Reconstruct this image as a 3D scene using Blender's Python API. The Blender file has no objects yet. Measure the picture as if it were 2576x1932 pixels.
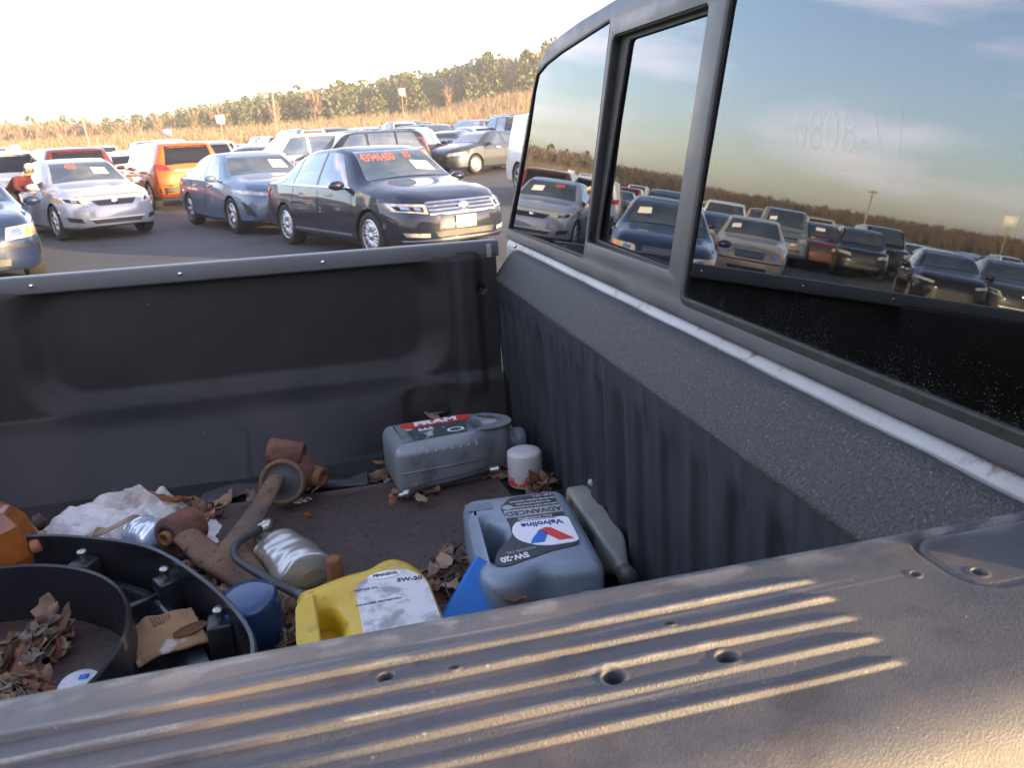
import bpy, bmesh, math, random
import numpy as np
from mathutils import Vector, Matrix, noise as mnoise
from mathutils.bvhtree import BVHTree
R = math.radians
sc = bpy.context.scene
col = sc.collection
random.seed(7)

# ---------------------------------------------------------------- camera
RZ = 1.29          # height of the bed rail above the ground
FZ = 0.83          # height of the bed floor
CAM = Vector((-.4038, -.3548, RZ + .2393))
YAW, PITCH, ROLL = .2294, -.3079, -.0498
fw = Vector((math.sin(YAW)*math.cos(PITCH), math.cos(YAW)*math.cos(PITCH), math.sin(PITCH)))
rt = Vector((math.cos(YAW), -math.sin(YAW), 0)); up = rt.cross(fw)
rt2 = rt*math.cos(ROLL) + up*math.sin(ROLL); up2 = -rt*math.sin(ROLL) + up*math.cos(ROLL)
cd = bpy.data.cameras.new('camera'); cam = bpy.data.objects.new('camera', cd); col.objects.link(cam)
cam.matrix_world = Matrix(((rt2.x, up2.x, -fw.x, CAM.x), (rt2.y, up2.y, -fw.y, CAM.y), (rt2.z, up2.z, -fw.z, CAM.z), (0, 0, 0, 1)))
cd.sensor_width = 36; cd.lens = 1969/2576*36; cd.clip_start = .02; cd.clip_end = 6000
cd.dof.use_dof = True; cd.dof.focus_distance = .98; cd.dof.aperture_fstop = 17
sc.camera = cam

# ---------------------------------------------------------------- light
SUN_EL, SUN_AZ = 7.5, 130.5           # azimuth clockwise from +Y
w = bpy.data.worlds.new('World'); sc.world = w; w.use_nodes = True
nt = w.node_tree; N = nt.nodes; Lk = nt.links
for n in list(N): N.remove(n)
out = N.new('ShaderNodeOutputWorld'); bg = N.new('ShaderNodeBackground'); sky = N.new('ShaderNodeTexSky')
sky.sky_type = 'NISHITA'; sky.sun_disc = False; sky.sun_elevation = R(SUN_EL); sky.sun_rotation = R(SUN_AZ)
sky.air_density = 1.0; sky.dust_density = .7; sky.ozone_density = 1.5
tc = N.new('ShaderNodeTexCoord'); mp = N.new('ShaderNodeMapping'); mp.inputs['Scale'].default_value = (1.3, 1.3, 7.0)
mp.inputs['Rotation'].default_value = (R(14), R(-10), R(20))
cn = N.new('ShaderNodeTexNoise'); cn.inputs['Scale'].default_value = 2.1; cn.inputs['Detail'].default_value = 7; cn.inputs['Roughness'].default_value = .55
cr = N.new('ShaderNodeValToRGB'); cr.color_ramp.elements[0].position = .47; cr.color_ramp.elements[1].position = .70
cr.color_ramp.elements[0].color = (0, 0, 0, 1); cr.color_ramp.elements[1].color = (.85, .85, .85, 1)
mx = N.new('ShaderNodeMix'); mx.data_type = 'RGBA'
hs = N.new('ShaderNodeHueSaturation'); hs.inputs['Saturation'].default_value = .25; hs.inputs['Value'].default_value = 1.55
tint = N.new('ShaderNodeMix'); tint.data_type = 'RGBA'; tint.blend_type = 'MULTIPLY'; tint.inputs[0].default_value = 1; tint.inputs[7].default_value = (1.1, .98, .95, 1)
Lk.new(tc.outputs['Generated'], mp.inputs['Vector']); Lk.new(mp.outputs[0], cn.inputs['Vector']); Lk.new(cn.outputs['Fac'], cr.inputs[0])
Lk.new(sky.outputs[0], hs.inputs['Color']); Lk.new(hs.outputs[0], tint.inputs[6])
Lk.new(cr.outputs[0], mx.inputs[0]); Lk.new(sky.outputs[0], mx.inputs[6]); Lk.new(tint.outputs[2], mx.inputs[7])
hs2 = N.new('ShaderNodeHueSaturation'); hs2.inputs['Saturation'].default_value = 1.0
wb = N.new('ShaderNodeMix'); wb.data_type = 'RGBA'; wb.blend_type = 'MULTIPLY'; wb.inputs[0].default_value = 1; wb.inputs[7].default_value = (1.09, .95, 1.04, 1)
Lk.new(mx.outputs[2], hs2.inputs['Color']); Lk.new(hs2.outputs[0], wb.inputs[6]); Lk.new(wb.outputs[2], bg.inputs[0]); bg.inputs[1].default_value = .15; Lk.new(bg.outputs[0], out.inputs[0])
sd = bpy.data.lights.new('sun', 'SUN'); sun = bpy.data.objects.new('sun', sd); col.objects.link(sun)
sd.energy = 4.6; sd.angle = R(.6); sd.color = (1, .70, .35)
sdir = Vector((math.sin(R(SUN_AZ))*math.cos(R(SUN_EL)), math.cos(R(SUN_AZ))*math.cos(R(SUN_EL)), math.sin(R(SUN_EL))))
sun.rotation_euler = sdir.to_track_quat('Z', 'Y').to_euler()
sc.view_settings.view_transform = 'Standard'; sc.view_settings.look = 'None'; sc.view_settings.gamma = 1
sc.view_settings.use_curve_mapping = False
sc.view_settings.exposure = 2.52
sc.render.engine = 'CYCLES'; sc.cycles.max_bounces = 8

# ---------------------------------------------------------------- helpers
def tag(o, label=None, cat=None, group=None, kind=None):
    if label: o['label'] = label
    if cat: o['category'] = cat
    if group: o['group'] = group
    if kind: o['kind'] = kind
    return o

def empty(name, loc=(0, 0, 0), rz=0, label=None, cat=None, group=None):
    o = bpy.data.objects.new(name, None); col.objects.link(o); o.location = loc; o.rotation_euler = (0, 0, rz)
    o.empty_display_size = .1
    return tag(o, label, cat, group)

MATS = {}
def mat(name, c, rough=.5, metal=0., c2=None, nscale=8., ndetail=4., ramp=(.35, .65), bump=0., bscale=60., bdist=.002, coat=0., spec=.5,
        speck=None, speck_scale=150., speck_th=.68, trans=0., emit=None, alpha=1., rough2=None, stretch=None, bvor=False, sub=0., layer=None):
    """Principled material in object space: two-colour noise, specks and fine bump."""
    if name in MATS: return MATS[name]
    m = bpy.data.materials.new(name); m.use_nodes = True; t = m.node_tree; n = t.nodes; l = t.links
    b = n['Principled BSDF']; b.inputs['Base Color'].default_value = (*c, 1); b.inputs['Roughness'].default_value = rough
    b.inputs['Metallic'].default_value = metal; b.inputs['Coat Weight'].default_value = coat; b.inputs['Coat Roughness'].default_value = .06
    b.inputs['Specular IOR Level'].default_value = spec; b.inputs['Transmission Weight'].default_value = trans; b.inputs['Alpha'].default_value = alpha
    if sub: b.inputs['Subsurface Weight'].default_value = sub
    tcn = n.new('ShaderNodeTexCoord'); vec = tcn.outputs['Object']
    if stretch:
        mpn = n.new('ShaderNodeMapping'); mpn.inputs['Scale'].default_value = stretch; l.new(vec, mpn.inputs[0]); vec2 = mpn.outputs[0]
    else: vec2 = vec
    cur = None
    def noise_fac(scale, det, lo, hi, v):
        nn = n.new('ShaderNodeTexNoise'); nn.inputs['Scale'].default_value = scale; nn.inputs['Detail'].default_value = det; nn.inputs['Roughness'].default_value = .6
        l.new(v, nn.inputs['Vector']); mr = n.new('ShaderNodeMapRange'); mr.inputs[1].default_value = lo; mr.inputs[2].default_value = hi
        l.new(nn.outputs['Fac'], mr.inputs[0]); return mr.outputs[0]
    def mixc(f, a, bcol):
        mm = n.new('ShaderNodeMix'); mm.data_type = 'RGBA'; l.new(f, mm.inputs[0])
        if a is None: mm.inputs[6].default_value = (*c, 1)
        else: l.new(a, mm.inputs[6])
        mm.inputs[7].default_value = (*bcol, 1); return mm.outputs[2]
    if c2:
        f = noise_fac(nscale, ndetail, ramp[0], ramp[1], vec2); cur = mixc(f, cur, c2)
        if rough2 is not None:
            mr = n.new('ShaderNodeMapRange'); mr.inputs[3].default_value = rough; mr.inputs[4].default_value = rough2; l.new(f, mr.inputs[0]); l.new(mr.outputs[0], b.inputs['Roughness'])
    if layer:
        lc, ls, lo, hi = layer
        f = noise_fac(ls, 6, lo, hi, vec); cur = mixc(f, cur, lc)
    if speck:
        f = noise_fac(speck_scale, 2, speck_th, speck_th + .04, vec); cur = mixc(f, cur, speck)
    if cur is not None: l.new(cur, b.inputs['Base Color'])
    if bump:
        bn = n.new('ShaderNodeBump'); bn.inputs['Strength'].default_value = bump; bn.inputs['Distance'].default_value = bdist
        if bvor:
            v = n.new('ShaderNodeTexVoronoi'); v.inputs['Scale'].default_value = bscale; l.new(vec, v.inputs['Vector']); l.new(v.outputs['Distance'], bn.inputs['Height'])
        else:
            v = n.new('ShaderNodeTexNoise'); v.inputs['Scale'].default_value = bscale; v.inputs['Detail'].default_value = 4; l.new(vec, v.inputs['Vector']); l.new(v.outputs['Fac'], bn.inputs['Height'])
        l.new(bn.outputs[0], b.inputs['Normal'])
    if emit: b.inputs['Emission Color'].default_value = (*emit[:3], 1); b.inputs['Emission Strength'].default_value = emit[3]
    MATS[name] = m; return m

def new_mesh(name, verts, faces, mats=(), smooth=True, idx=None):
    me = bpy.data.meshes.new(name); me.from_pydata([tuple(v) for v in verts], [], faces)
    for m in mats: me.materials.append(m)
    if idx is not None:
        for p, i in zip(me.polygons, idx): p.material_index = i
    if smooth: me.polygons.foreach_set('use_smooth', [True]*len(me.polygons))
    me.validate(); me.update(); return me

def obj(name, me, parent=None, loc=None, rot=None):
    o = bpy.data.objects.new(name, me); col.objects.link(o)
    if parent: o.parent = parent
    if loc is not None: o.location = loc
    if rot is not None: o.rotation_euler = rot
    return o

class MB:
    def __init__(s): s.v = []; s.f = []; s.i = []
    def add(s, v, f, mi=0):
        k = len(s.v); s.v += [tuple(p) for p in v]; s.f += [tuple(k + a for a in q) for q in f]; s.i += [mi]*len(f); return s
    def box(s, c, d, rz=0, mi=0, ry=0, rx=0):
        M = Matrix.Rotation(rz, 3, 'Z') @ Matrix.Rotation(ry, 3, 'Y') @ Matrix.Rotation(rx, 3, 'X')
        vs = [Vector(c) + M @ Vector((sx*d[0]/2, sy*d[1]/2, sz*d[2]/2)) for sx in (-1, 1) for sy in (-1, 1) for sz in (-1, 1)]
        return s.add(vs, [(0, 1, 3, 2), (4, 6, 7, 5), (0, 4, 5, 1), (2, 3, 7, 6), (0, 2, 6, 4), (1, 5, 7, 3)], mi)
    def grid(s, fn, nu, nv, mi=0, closed_u=False, flip=False):
        vs = []; nuu = nu if closed_u else nu + 1
        for i in range(nuu):
            for j in range(nv + 1): vs.append(fn(i/nu, j/nv))
        fs = []
        for i in range(nu):
            for j in range(nv):
                a = i*(nv+1)+j; b2 = ((i+1) % nuu)*(nv+1)+j; q = (a, b2, b2+1, a+1); fs.append(q[::-1] if flip else q)
        return s.add(vs, fs, mi)
    def tube(s, path, rad, n=10, mi=0, caps=True, flat=1.0):
        path = [Vector(p) for p in path]; k = len(path)
        if not hasattr(rad, '__len__'): rad = [rad]*k
        T = [(path[min(i+1, k-1)] - path[max(i-1, 0)]).normalized() for i in range(k)]
        ref = Vector((0, 0, 1)) if abs(T[0].z) < .9 else Vector((1, 0, 0))
        nrm = T[0].cross(ref).normalized(); vs = []
        for i in range(k):
            nrm = (nrm - T[i]*nrm.dot(T[i])).normalized(); bi = T[i].cross(nrm)
            for j in range(n):
                a = 2*math.pi*j/n; vs.append(path[i] + (nrm*math.cos(a) + bi*math.sin(a)*flat)*rad[i])
        fs = [(i*n+j, i*n+(j+1) % n, (i+1)*n+(j+1) % n, (i+1)*n+j) for i in range(k-1) for j in range(n)]
        if caps: fs += [tuple(range(n))[::-1], tuple((k-1)*n+j for j in range(n))]
        return s.add(vs, fs, mi)
    def lathe(s, prof, n=32, mi=0, M=None, caps=False):
        vs = []
        for r_, z_ in prof:
            for j in range(n):
                a = 2*math.pi*j/n; p = Vector((r_*math.cos(a), r_*math.sin(a), z_)); vs.append(M @ p if M else p)
        k = len(prof)
        fs = [(i*n+j, i*n+(j+1) % n, (i+1)*n+(j+1) % n, (i+1)*n+j) for i in range(k-1) for j in range(n)]
        if caps: fs += [tuple(range(n))[::-1], tuple((k-1)*n+j for j in range(n))]
        return s.add(vs, fs, mi)
    def prism(s, poly, z0, z1, mi=0, M=None):
        n = len(poly); vs = [Vector((x, y, z0)) for x, y in poly] + [Vector((x, y, z1)) for x, y in poly]
        if M: vs = [M @ v for v in vs]
        fs = [tuple(range(n))[::-1], tuple(range(n, 2*n))] + [(i, (i+1) % n, n+(i+1) % n, n+i) for i in range(n)]
        return s.add(vs, fs, mi)
    def mesh(s, name, mats, smooth=True): return new_mesh(name, s.v, s.f, mats, smooth, s.i)
    def build(s, name, mats, parent=None, smooth=True, sharp=None, bevel=0, loc=None, rot=None):
        if not isinstance(mats, (list, tuple)): mats = [mats]
        me = s.mesh(name, mats, smooth); o = obj(name, me, parent, loc, rot)
        if smooth and sharp is not None: me.set_sharp_from_angle(angle=R(sharp))
        if bevel:
            md = o.modifiers.new('bevel', 'BEVEL'); md.width = bevel; md.segments = 3; md.limit_method = 'ANGLE'; md.angle_limit = R(35); md.harden_normals = False
        return o

def to_mesh(o, name):
    bpy.context.view_layer.update(); dg = bpy.context.evaluated_depsgraph_get()
    me = bpy.data.meshes.new_from_object(o.evaluated_get(dg)); me.name = name; return me

def fillet(pts, rad, n=6):
    """round the corners of a closed polygon; rad is a number or one per corner"""
    out = []; k = len(pts)
    for i in range(k):
        r_ = rad[i] if hasattr(rad, '__len__') else rad
        p = Vector(pts[i]).to_2d(); a = Vector(pts[i-1]).to_2d() - p; b = Vector(pts[(i+1) % k]).to_2d() - p
        la, lb = a.length, b.length
        if r_ <= 0: out.append((p.x, p.y)); continue
        a.normalize(); b.normalize(); d = min(r_, la*.49, lb*.49); p0 = p + a*d; p1 = p + b*d
        for j in range(n+1):
            t = j/n; q = p0*(1-t)**2 + p*2*t*(1-t) + p1*t*t; out.append((q.x, q.y))
    return out

def plate(name, outer, holes=(), extrude=.01, bevel=0., res=3, mats=()):
    """filled outline with holes, given thickness 2*extrude and rounded rims"""
    cu = bpy.data.curves.new(name, 'CURVE'); cu.dimensions = '2D'; cu.fill_mode = 'BOTH'
    cu.extrude = max(extrude - bevel, 0); cu.bevel_depth = bevel; cu.bevel_resolution = res; cu.offset = -bevel
    for poly in (outer, *holes):
        sp = cu.splines.new('POLY'); sp.points.add(len(poly)-1)
        for p, (x, y) in zip(sp.points, poly): p.co = (x, y, 0, 1)
        sp.use_cyclic_u = True
    o = bpy.data.objects.new(name, cu); col.objects.link(o); me = to_mesh(o, name)
    bpy.data.objects.remove(o); bpy.data.curves.remove(cu)
    me.materials.clear()
    for m in mats: me.materials.append(m)
    bm = bmesh.new(); bm.from_mesh(me); bmesh.ops.remove_doubles(bm, verts=bm.verts, dist=1e-5); bm.to_mesh(me); bm.free()
    me.polygons.foreach_set('use_smooth', [True]*len(me.polygons)); me.set_sharp_from_angle(angle=R(32)); return me

def text_mesh(s, size, mats, bold=0., extrude=.0003, shear=0., sx=1., fn=None):
    cu = bpy.data.curves.new('lettering', 'FONT'); cu.body = s; cu.size = size; cu.align_x = 'CENTER'; cu.align_y = 'CENTER'
    cu.extrude = extrude; cu.offset = bold; cu.shear = shear; cu.resolution_u = 3
    o = bpy.data.objects.new('lettering', cu); col.objects.link(o); me = to_mesh(o, 'lettering'); bpy.data.objects.remove(o); bpy.data.curves.remove(cu)
    me.materials.clear()
    for m in mats: me.materials.append(m)
    for v in me.vertices:
        v.co.x *= sx
        if fn: v.co = fn(v.co)
    return me

def pchip(xs, ys):
    xs = np.array(xs, float); ys = np.array(ys, float); h = np.diff(xs); d = np.diff(ys)/h; m = np.zeros_like(ys)
    m[0] = d[0]; m[-1] = d[-1]
    for i in range(1, len(xs)-1):
        if d[i-1]*d[i] > 0: w1 = 2*h[i]+h[i-1]; w2 = h[i]+2*h[i-1]; m[i] = (w1+w2)/(w1/d[i-1]+w2/d[i])
    def f(x):
        x = min(max(x, xs[0]), xs[-1]); i = min(max(int(np.searchsorted(xs, x))-1, 0), len(xs)-2)
        t = (x-xs[i])/h[i]; t2 = t*t; t3 = t2*t
        return float((2*t3-3*t2+1)*ys[i]+(t3-2*t2+t)*h[i]*m[i]+(-2*t3+3*t2)*ys[i+1]+(t3-t2)*h[i]*m[i+1])
    return f
def P(*a): return pchip([p[0] for p in a], [p[1] for p in a])
def lerp(a, b, t): return a+(b-a)*t
def sstep(a, b, x):
    t = min(max((x-a)/(b-a), 0), 1); return t*t*(3-2*t)

def ray(x, y):          # direction through a pixel of the photograph (2212-wide copy)
    return (fw + rt2*((x*1.1646-1288)/1969) - up2*((y*1.1646-966)/1969)).normalized()
def at_z(x, y, z): d = ray(x, y); return CAM + d*((z-CAM.z)/d.z)

# ================================================================ ground and woods
BASE_EL = P((-180, .2), (-60, .3), (-20, .55), (-7, .9), (7, 1.3), (15, 2.4), (25, 3.0), (45, 3.0), (80, .6), (100, .2), (180, .2))
TOP_EL = P((-180, 1.6), (-60, 1.8), (-48, 1.85), (-39, 1.9), (-27, 2.05), (-20, 2.35), (-17, 2.5), (-12.8, 2.35), (-7, 2.85), (-1.5, 3.6), (5.5, 4.3), (9.6, 4.6), (12.8, 5.7), (15.6, 6.3), (22, 6.6), (45, 5), (80, 1.8), (180, 1.6))
def ground_z(x, y):
    d = max(0, y-14); s = sstep(-8, 8, x); z = min(d, 60)*(.007+.016*s)
    r_ = math.hypot(x, y); az = math.degrees(math.atan2(x, y))
    if r_ > 74: z = lerp(z, max(z, 1.53+140*math.tan(R(BASE_EL(az)))-.6), sstep(74, 140, r_)) + max(0, min(r_, 300)-140)*.012*sstep(-25, 15, az)*(1-sstep(40, 80, az))
    return z

grassland = mat('dry_field', (.22, .145, .065), .95, c2=(.30, .21, .10), nscale=.12, ndetail=8, layer=((.12, .085, .045), .5, .5, .7))
asphalt = mat('asphalt', (.050, .050, .054), .85, c2=(.075, .073, .072), nscale=.35, ndetail=8, bump=.25, bscale=90, bdist=.006, speck=(.16, .15, .14), speck_scale=45, speck_th=.7, layer=((.036, .036, .04), .9, .54, .68))
mb = MB(); rads = [0, 6, 12, 18, 26, 36, 48, 60, 74, 84, 96, 110, 125, 140, 170, 210, 260, 320, 500, 900, 1800]
def gfn(u, v):
    i = v*(len(rads)-1); r_ = rads[int(round(i))]; a = 2*math.pi*u; x, y = r_*math.sin(a), r_*math.cos(a); return (x, y, ground_z(x, y)-.05)
mb.grid(gfn, 180, len(rads)-1, closed_u=True)
tag(mb.build('ground', grassland), kind='structure')
mb = MB(); mb.grid(lambda u, v: (lambda x, y: (x, y, ground_z(x, y)))(-70+140*u, -60+130*v), 70, 65)
tag(mb.build('parking_lot', asphalt), kind='structure')
line_m = mat('lot_paint', (.55, .54, .5), .8, c2=(.12, .12, .12), nscale=9, ramp=(.4, .6))
def quad_strip(name, p0, p1, wd, m, z=.006):
    a = Vector(p0); b = Vector(p1); n_ = (b-a).normalized(); n_ = Vector((-n_.y, n_.x, 0))*wd/2; k = 8; mbx = MB()
    mbx.grid(lambda u, v: (lambda q: (q.x, q.y, ground_z(q.x, q.y)+z))(Vector((*a.lerp(b, u).to_2d(), 0)) + n_*(2*v-1)), k, 1, flip=True)
    return mbx.build(name, m)

rng = np.random.default_rng(5)
def quads_to_obj(name, V, m, parent=None):
    V = np.concatenate(V).reshape(-1, 3); n_ = len(V)//4
    me = bpy.data.meshes.new(name); me.vertices.add(len(V)); me.vertices.foreach_set('co', V.ravel())
    me.loops.add(n_*4); me.loops.foreach_set('vertex_index', np.arange(n_*4)); me.polygons.add(n_); me.polygons.foreach_set('loop_start', np.arange(n_)*4)
    me.polygons.foreach_set('loop_total', np.full(n_, 4)); me.materials.append(m); me.update(); me.validate()
    return obj(name, me, parent)
def clump_quads(c, s):
    n_ = len(c); a = rng.normal(size=(n_, 3)); a /= np.linalg.norm(a, axis=1)[:, None]; b = rng.normal(size=(n_, 3)); b = np.cross(a, b); b /= np.linalg.norm(b, axis=1)[:, None]
    s = s[:, None]; return np.stack([c-a*s, c-b*s*.7, c+a*s, c+b*s*.7], 1)
def pine_crown(h, wd, n_=150):
    t = rng.uniform(.06, 1, n_)**.85; ph = rng.uniform(0, 2*np.pi, n_); lob = 1+.25*np.sin(3*ph+6*t)
    r_ = wd*1.25*np.clip(1.04-t**1.6, .05, 1)**.6*np.sqrt(rng.uniform(.15, 1, n_))*lob
    c = np.stack([r_*np.cos(ph), r_*np.sin(ph), t*h], 1); return clump_quads(c, rng.uniform(.022, .058, n_)*h)
def sliver(p0, p1, wd):
    d = p1-p0; s = np.cross(d, rng.normal(size=d.shape)); s /= np.linalg.norm(s, axis=1)[:, None]+1e-9; s *= wd[:, None]
    return np.stack([p0-s, p0+s, p1+s*.3, p1-s*.3], 1)
def bare_crown(h, wd, n_=70):
    t = rng.uniform(.1, .75, n_); ph = rng.uniform(0, 2*np.pi, n_); r0 = wd*.45*rng.uniform(0, 1, n_)*t
    p0 = np.stack([r0*np.cos(ph), r0*np.sin(ph), t*h], 1); ln = rng.uniform(.15, .38, n_)*h*(1.05-t*.6)
    ph2 = ph+rng.normal(0, .6, n_); lean = rng.uniform(.15, .8, n_)
    p1 = p0+np.stack([np.cos(ph2)*lean, np.sin(ph2)*lean, np.ones(n_)], 1)*ln[:, None]*.8
    p1[:, 2] = np.minimum(p1[:, 2], h); return sliver(p0, p1, rng.uniform(.008, .028, n_)*h)
def trunk_quads(h, r_, n_=3):
    a = np.linspace(0, np.pi, n_, endpoint=False); z0 = np.zeros(n_)
    p0 = np.stack([z0, z0, z0-.4], 1); p1 = np.stack([z0, z0, z0+h], 1); s = np.stack([np.cos(a), np.sin(a), z0], 1)*r_
    return np.stack([p0-s, p0+s, p1+s*.3, p1-s*.3], 1)

pine_m = mat('pine_needles', (.085, .105, .036), .8, c2=(.125, .13, .05), nscale=.10, ndetail=3, sub=.0)
bare_m = mat('bare_twigs', (.22, .15, .10), .9, c2=(.32, .215, .13), nscale=.25, ndetail=3)
bark_m = mat('bark', (.13, .10, .075), .9)
brush_m = mat('dry_brush', (.31, .225, .125), .95, c2=(.21, .15, .09), nscale=.2, ndetail=3)
def pine_share(az): return float(np.interp(az, [-60, -19, -13, -10, -6, 0, 9, 12, 20], [0, .02, .25, .3, .55, .75, .75, .5, .4]))
pines, bares, ridge, brush, trees = [], [], [], [], []
for k in range(3800):
    az = rng.uniform(-62, 20) if k < 3000 else rng.uniform(20, 60); r_ = rng.uniform(132, 235)
    x, y = r_*math.sin(R(az)), r_*math.cos(R(az)); zg = ground_z(x, y)
    h = (1.53 + r_*math.tan(R(TOP_EL(az)))*rng.uniform(.68, 1.0) - zg); h = min(max(h, 3.0), 15)*rng.uniform(.88, 1.06)
    # a stand of pines in front of the leafless wood; the ridge top above them is bare
    isp = rng.random() < pine_share(az)*(1 if r_ < 200 else .55)
    if isp: h = min(h, 11)
    trees.append((az, r_, x, y, zg, h, isp))
trees.sort(key=lambda t: t[1])
solo = {True: [], False: []}
for t in trees:
    if len(solo[t[6]]) < (26 if t[6] else 18) and (-12.5 if t[6] else -18) < t[0] < 15.5: solo[t[6]].append(t); continue
    az, r_, x, y, zg, h, isp = t; o3 = np.array([x, y, zg])
    if isp: pines.append(pine_crown(h, h*rng.uniform(.26, .40), 210)+o3)
    else: q_ = bares if az > -20 else ridge; q_.append(bare_crown(h, h*.45, 75)+o3); q_.append(trunk_quads(h*.8, .012*h)+o3)
tag(quads_to_obj('pine_wood', pines, pine_m), 'dense stand of young green pines covering the hillside', 'wood', kind='stuff')
tag(quads_to_obj('leafless_wood', ridge, mat('ridge_twigs', (.085, .056, .036), .9, c2=(.13, .085, .055), nscale=.2, ndetail=3)), 'dark brown leafless wood on the low ridge mirrored in the glass', 'wood', kind='stuff')
tag(quads_to_obj('leafless_wood', bares, bare_m), 'brown leafless wood along the ridge beyond the lot', 'wood', kind='stuff')
pine_protos = [quads_to_obj('crown', [pine_crown(1, w_, 420)], pine_m).data for w_ in (.26, .3, .36)]
bare_protos = [quads_to_obj('crown', [bare_crown(1, .45, 130)], bare_m).data for _ in range(3)]
for o in [o for o in col.objects if o.name.startswith('crown')]: bpy.data.objects.remove(o)
tm = MB().tube([(0, 0, -.04), (.004, 0, .3), (0, .004, .6), (.003, 0, .93)], [.02, .016, .01, .003], 7).mesh('trunk', [bark_m])
for isp in (True, False):
    for i, (az, r_, x, y, zg, h, _) in enumerate(solo[isp]):
        e = empty('pine_tree' if isp else 'leafless_tree', (x, y, zg), random.uniform(0, 6), 'young green pine standing at the front edge of the hillside wood' if isp else 'slender leafless brown tree rising out of the dry brush at the wood edge',
                  'tree', 'pines at the wood edge' if isp else 'leafless trees at the wood edge')
        e.scale = (h, h, h); obj('trunk', tm, e); obj('crown', (pine_protos if isp else bare_protos)[i % 3], e)
for k in range(12000):
    az = rng.uniform(-21, 20) if k < 9000 else rng.uniform(20, 60); r_ = rng.uniform(84, 150); x, y = r_*math.sin(R(az)), r_*math.cos(R(az)); zg = ground_z(x, y)
    h = rng.uniform(.8, 2.6); n_ = 7; p0 = np.array([x, y, zg])+np.concatenate([rng.normal(0, .6, (n_, 2)), np.full((n_, 1), -.1)], 1)
    p1 = p0+np.concatenate([rng.normal(0, .3, (n_, 2))*h*.6, rng.uniform(.6, 1, (n_, 1))*h], 1); brush.append(sliver(p0, p1, np.full(n_, .05)))
tag(quads_to_obj('dry_brush', brush, brush_m), 'golden dry reeds and brush between the lot and the wood', 'brush', kind='stuff')

white_sign = mat('sign_white', (.8, .8, .78), .6); pole_m = mat('pole_wood', (.38, .31, .23), .8, c2=(.28, .22, .16), nscale=6)
def at_az(az, r_): x, y = CAM.x+r_*math.sin(R(az)), CAM.y+r_*math.cos(R(az)); return x, y, ground_z(x, y)
def sign(az, r_, h, wd, ht, label, lean=0, board=True):
    x, y, z = at_az(az, r_); e = empty('row_sign' if board else 'utility_pole', (x, y, z), -R(az), label, 'sign' if board else 'pole', None)
    MB().tube([(0, 0, -.3), (lean*h, 0, h)], (.03 if board else .07), 8).build('pole', pole_m, e)
    if board: MB().box((lean*h*.95, -.08, h-ht/2), (wd, .03, ht)).build('board', white_sign, e)
    else: MB().box((lean*h, 0, h-.15), (.7, .1, .12)).build('cross_arm', pole_m, e)
sign(-5.4, 62, 3.5, .6, .6, 'white square row sign on a thin post above the pale roofs')
sign(-8.7, 66, 2.8, .6, .5, 'small white row sign on a post behind the orange car')
sign(6.6, 68, 4.3, .55, .55, 'white row sign on a tall thin post above the black crossover')
sign(-1.9, 92, 6.6, .5, .4, 'bare wooden utility pole in front of the pines', board=False)
sign(-13.2, 88, 4.6, .5, .4, 'leaning wooden pole in the dry brush', lean=-.08, board=False)
sign(-45.5, 60, 4.2, .8, .7, 'pale square sign on a post over the dark parked cars')
sign(-37.5, 70, 5, .5, .4, 'wooden light pole standing by the leafless ridge', board=False)
sign(-17.3, 58, 2.1, .5, .4, 'low white row sign at the end of the far aisle')

# ================================================================ cars
tyre_m = mat('tyre', (.018, .018, .018), .8); rim_m = mat('alloy', (.62, .62, .63), .32, .85); blackp = mat('black_trim', (.012, .012, .013), .55)
chrome = mat('chrome', (.8, .8, .82), .12, 1.); carglass = mat('car_glass', (.02, .03, .032), .03, spec=1.0, coat=1., c2=(.06, .07, .06), nscale=2.2, ramp=(.45, .6))
carglass.node_tree.nodes['Principled BSDF'].inputs['IOR'].default_value = 1.9
lamp_m = mat('headlamp', (.62, .6, .55), .12, .35, coat=1, c2=(.3, .28, .25), nscale=14); tail_m = mat('taillamp', (.45, .008, .01), .15, coat=1)
amber_m = mat('indicator', (.7, .25, .03), .2, coat=1); plate_m = mat('plate', (.62, .55, .42), .5); paper_m = mat('paper', (.82, .82, .8), .8); redmark = mat('red_marker', (.75, .12, .06), .6)
darkgrille = mat('grille_black', (.02, .02, .021), .5, c2=(.05, .05, .05), nscale=60); gap_m = mat('panel_gap', (.006, .006, .007), .8)
beige_m = mat('beige_trim', (.35, .28, .18), .8)
PAINT = {}
def paint(name, c, metal=.35, rough=.42):
    if name not in PAINT: PAINT[name] = mat('paint_'+name, c, rough, metal*.7, coat=1., c2=tuple(a*.82 for a in c), nscale=1.3, ramp=(.3, .8), spec=.25)
    PAINT[name].node_tree.nodes['Principled BSDF'].inputs['Coat Roughness'].default_value = .03
    return PAINT[name]

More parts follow.
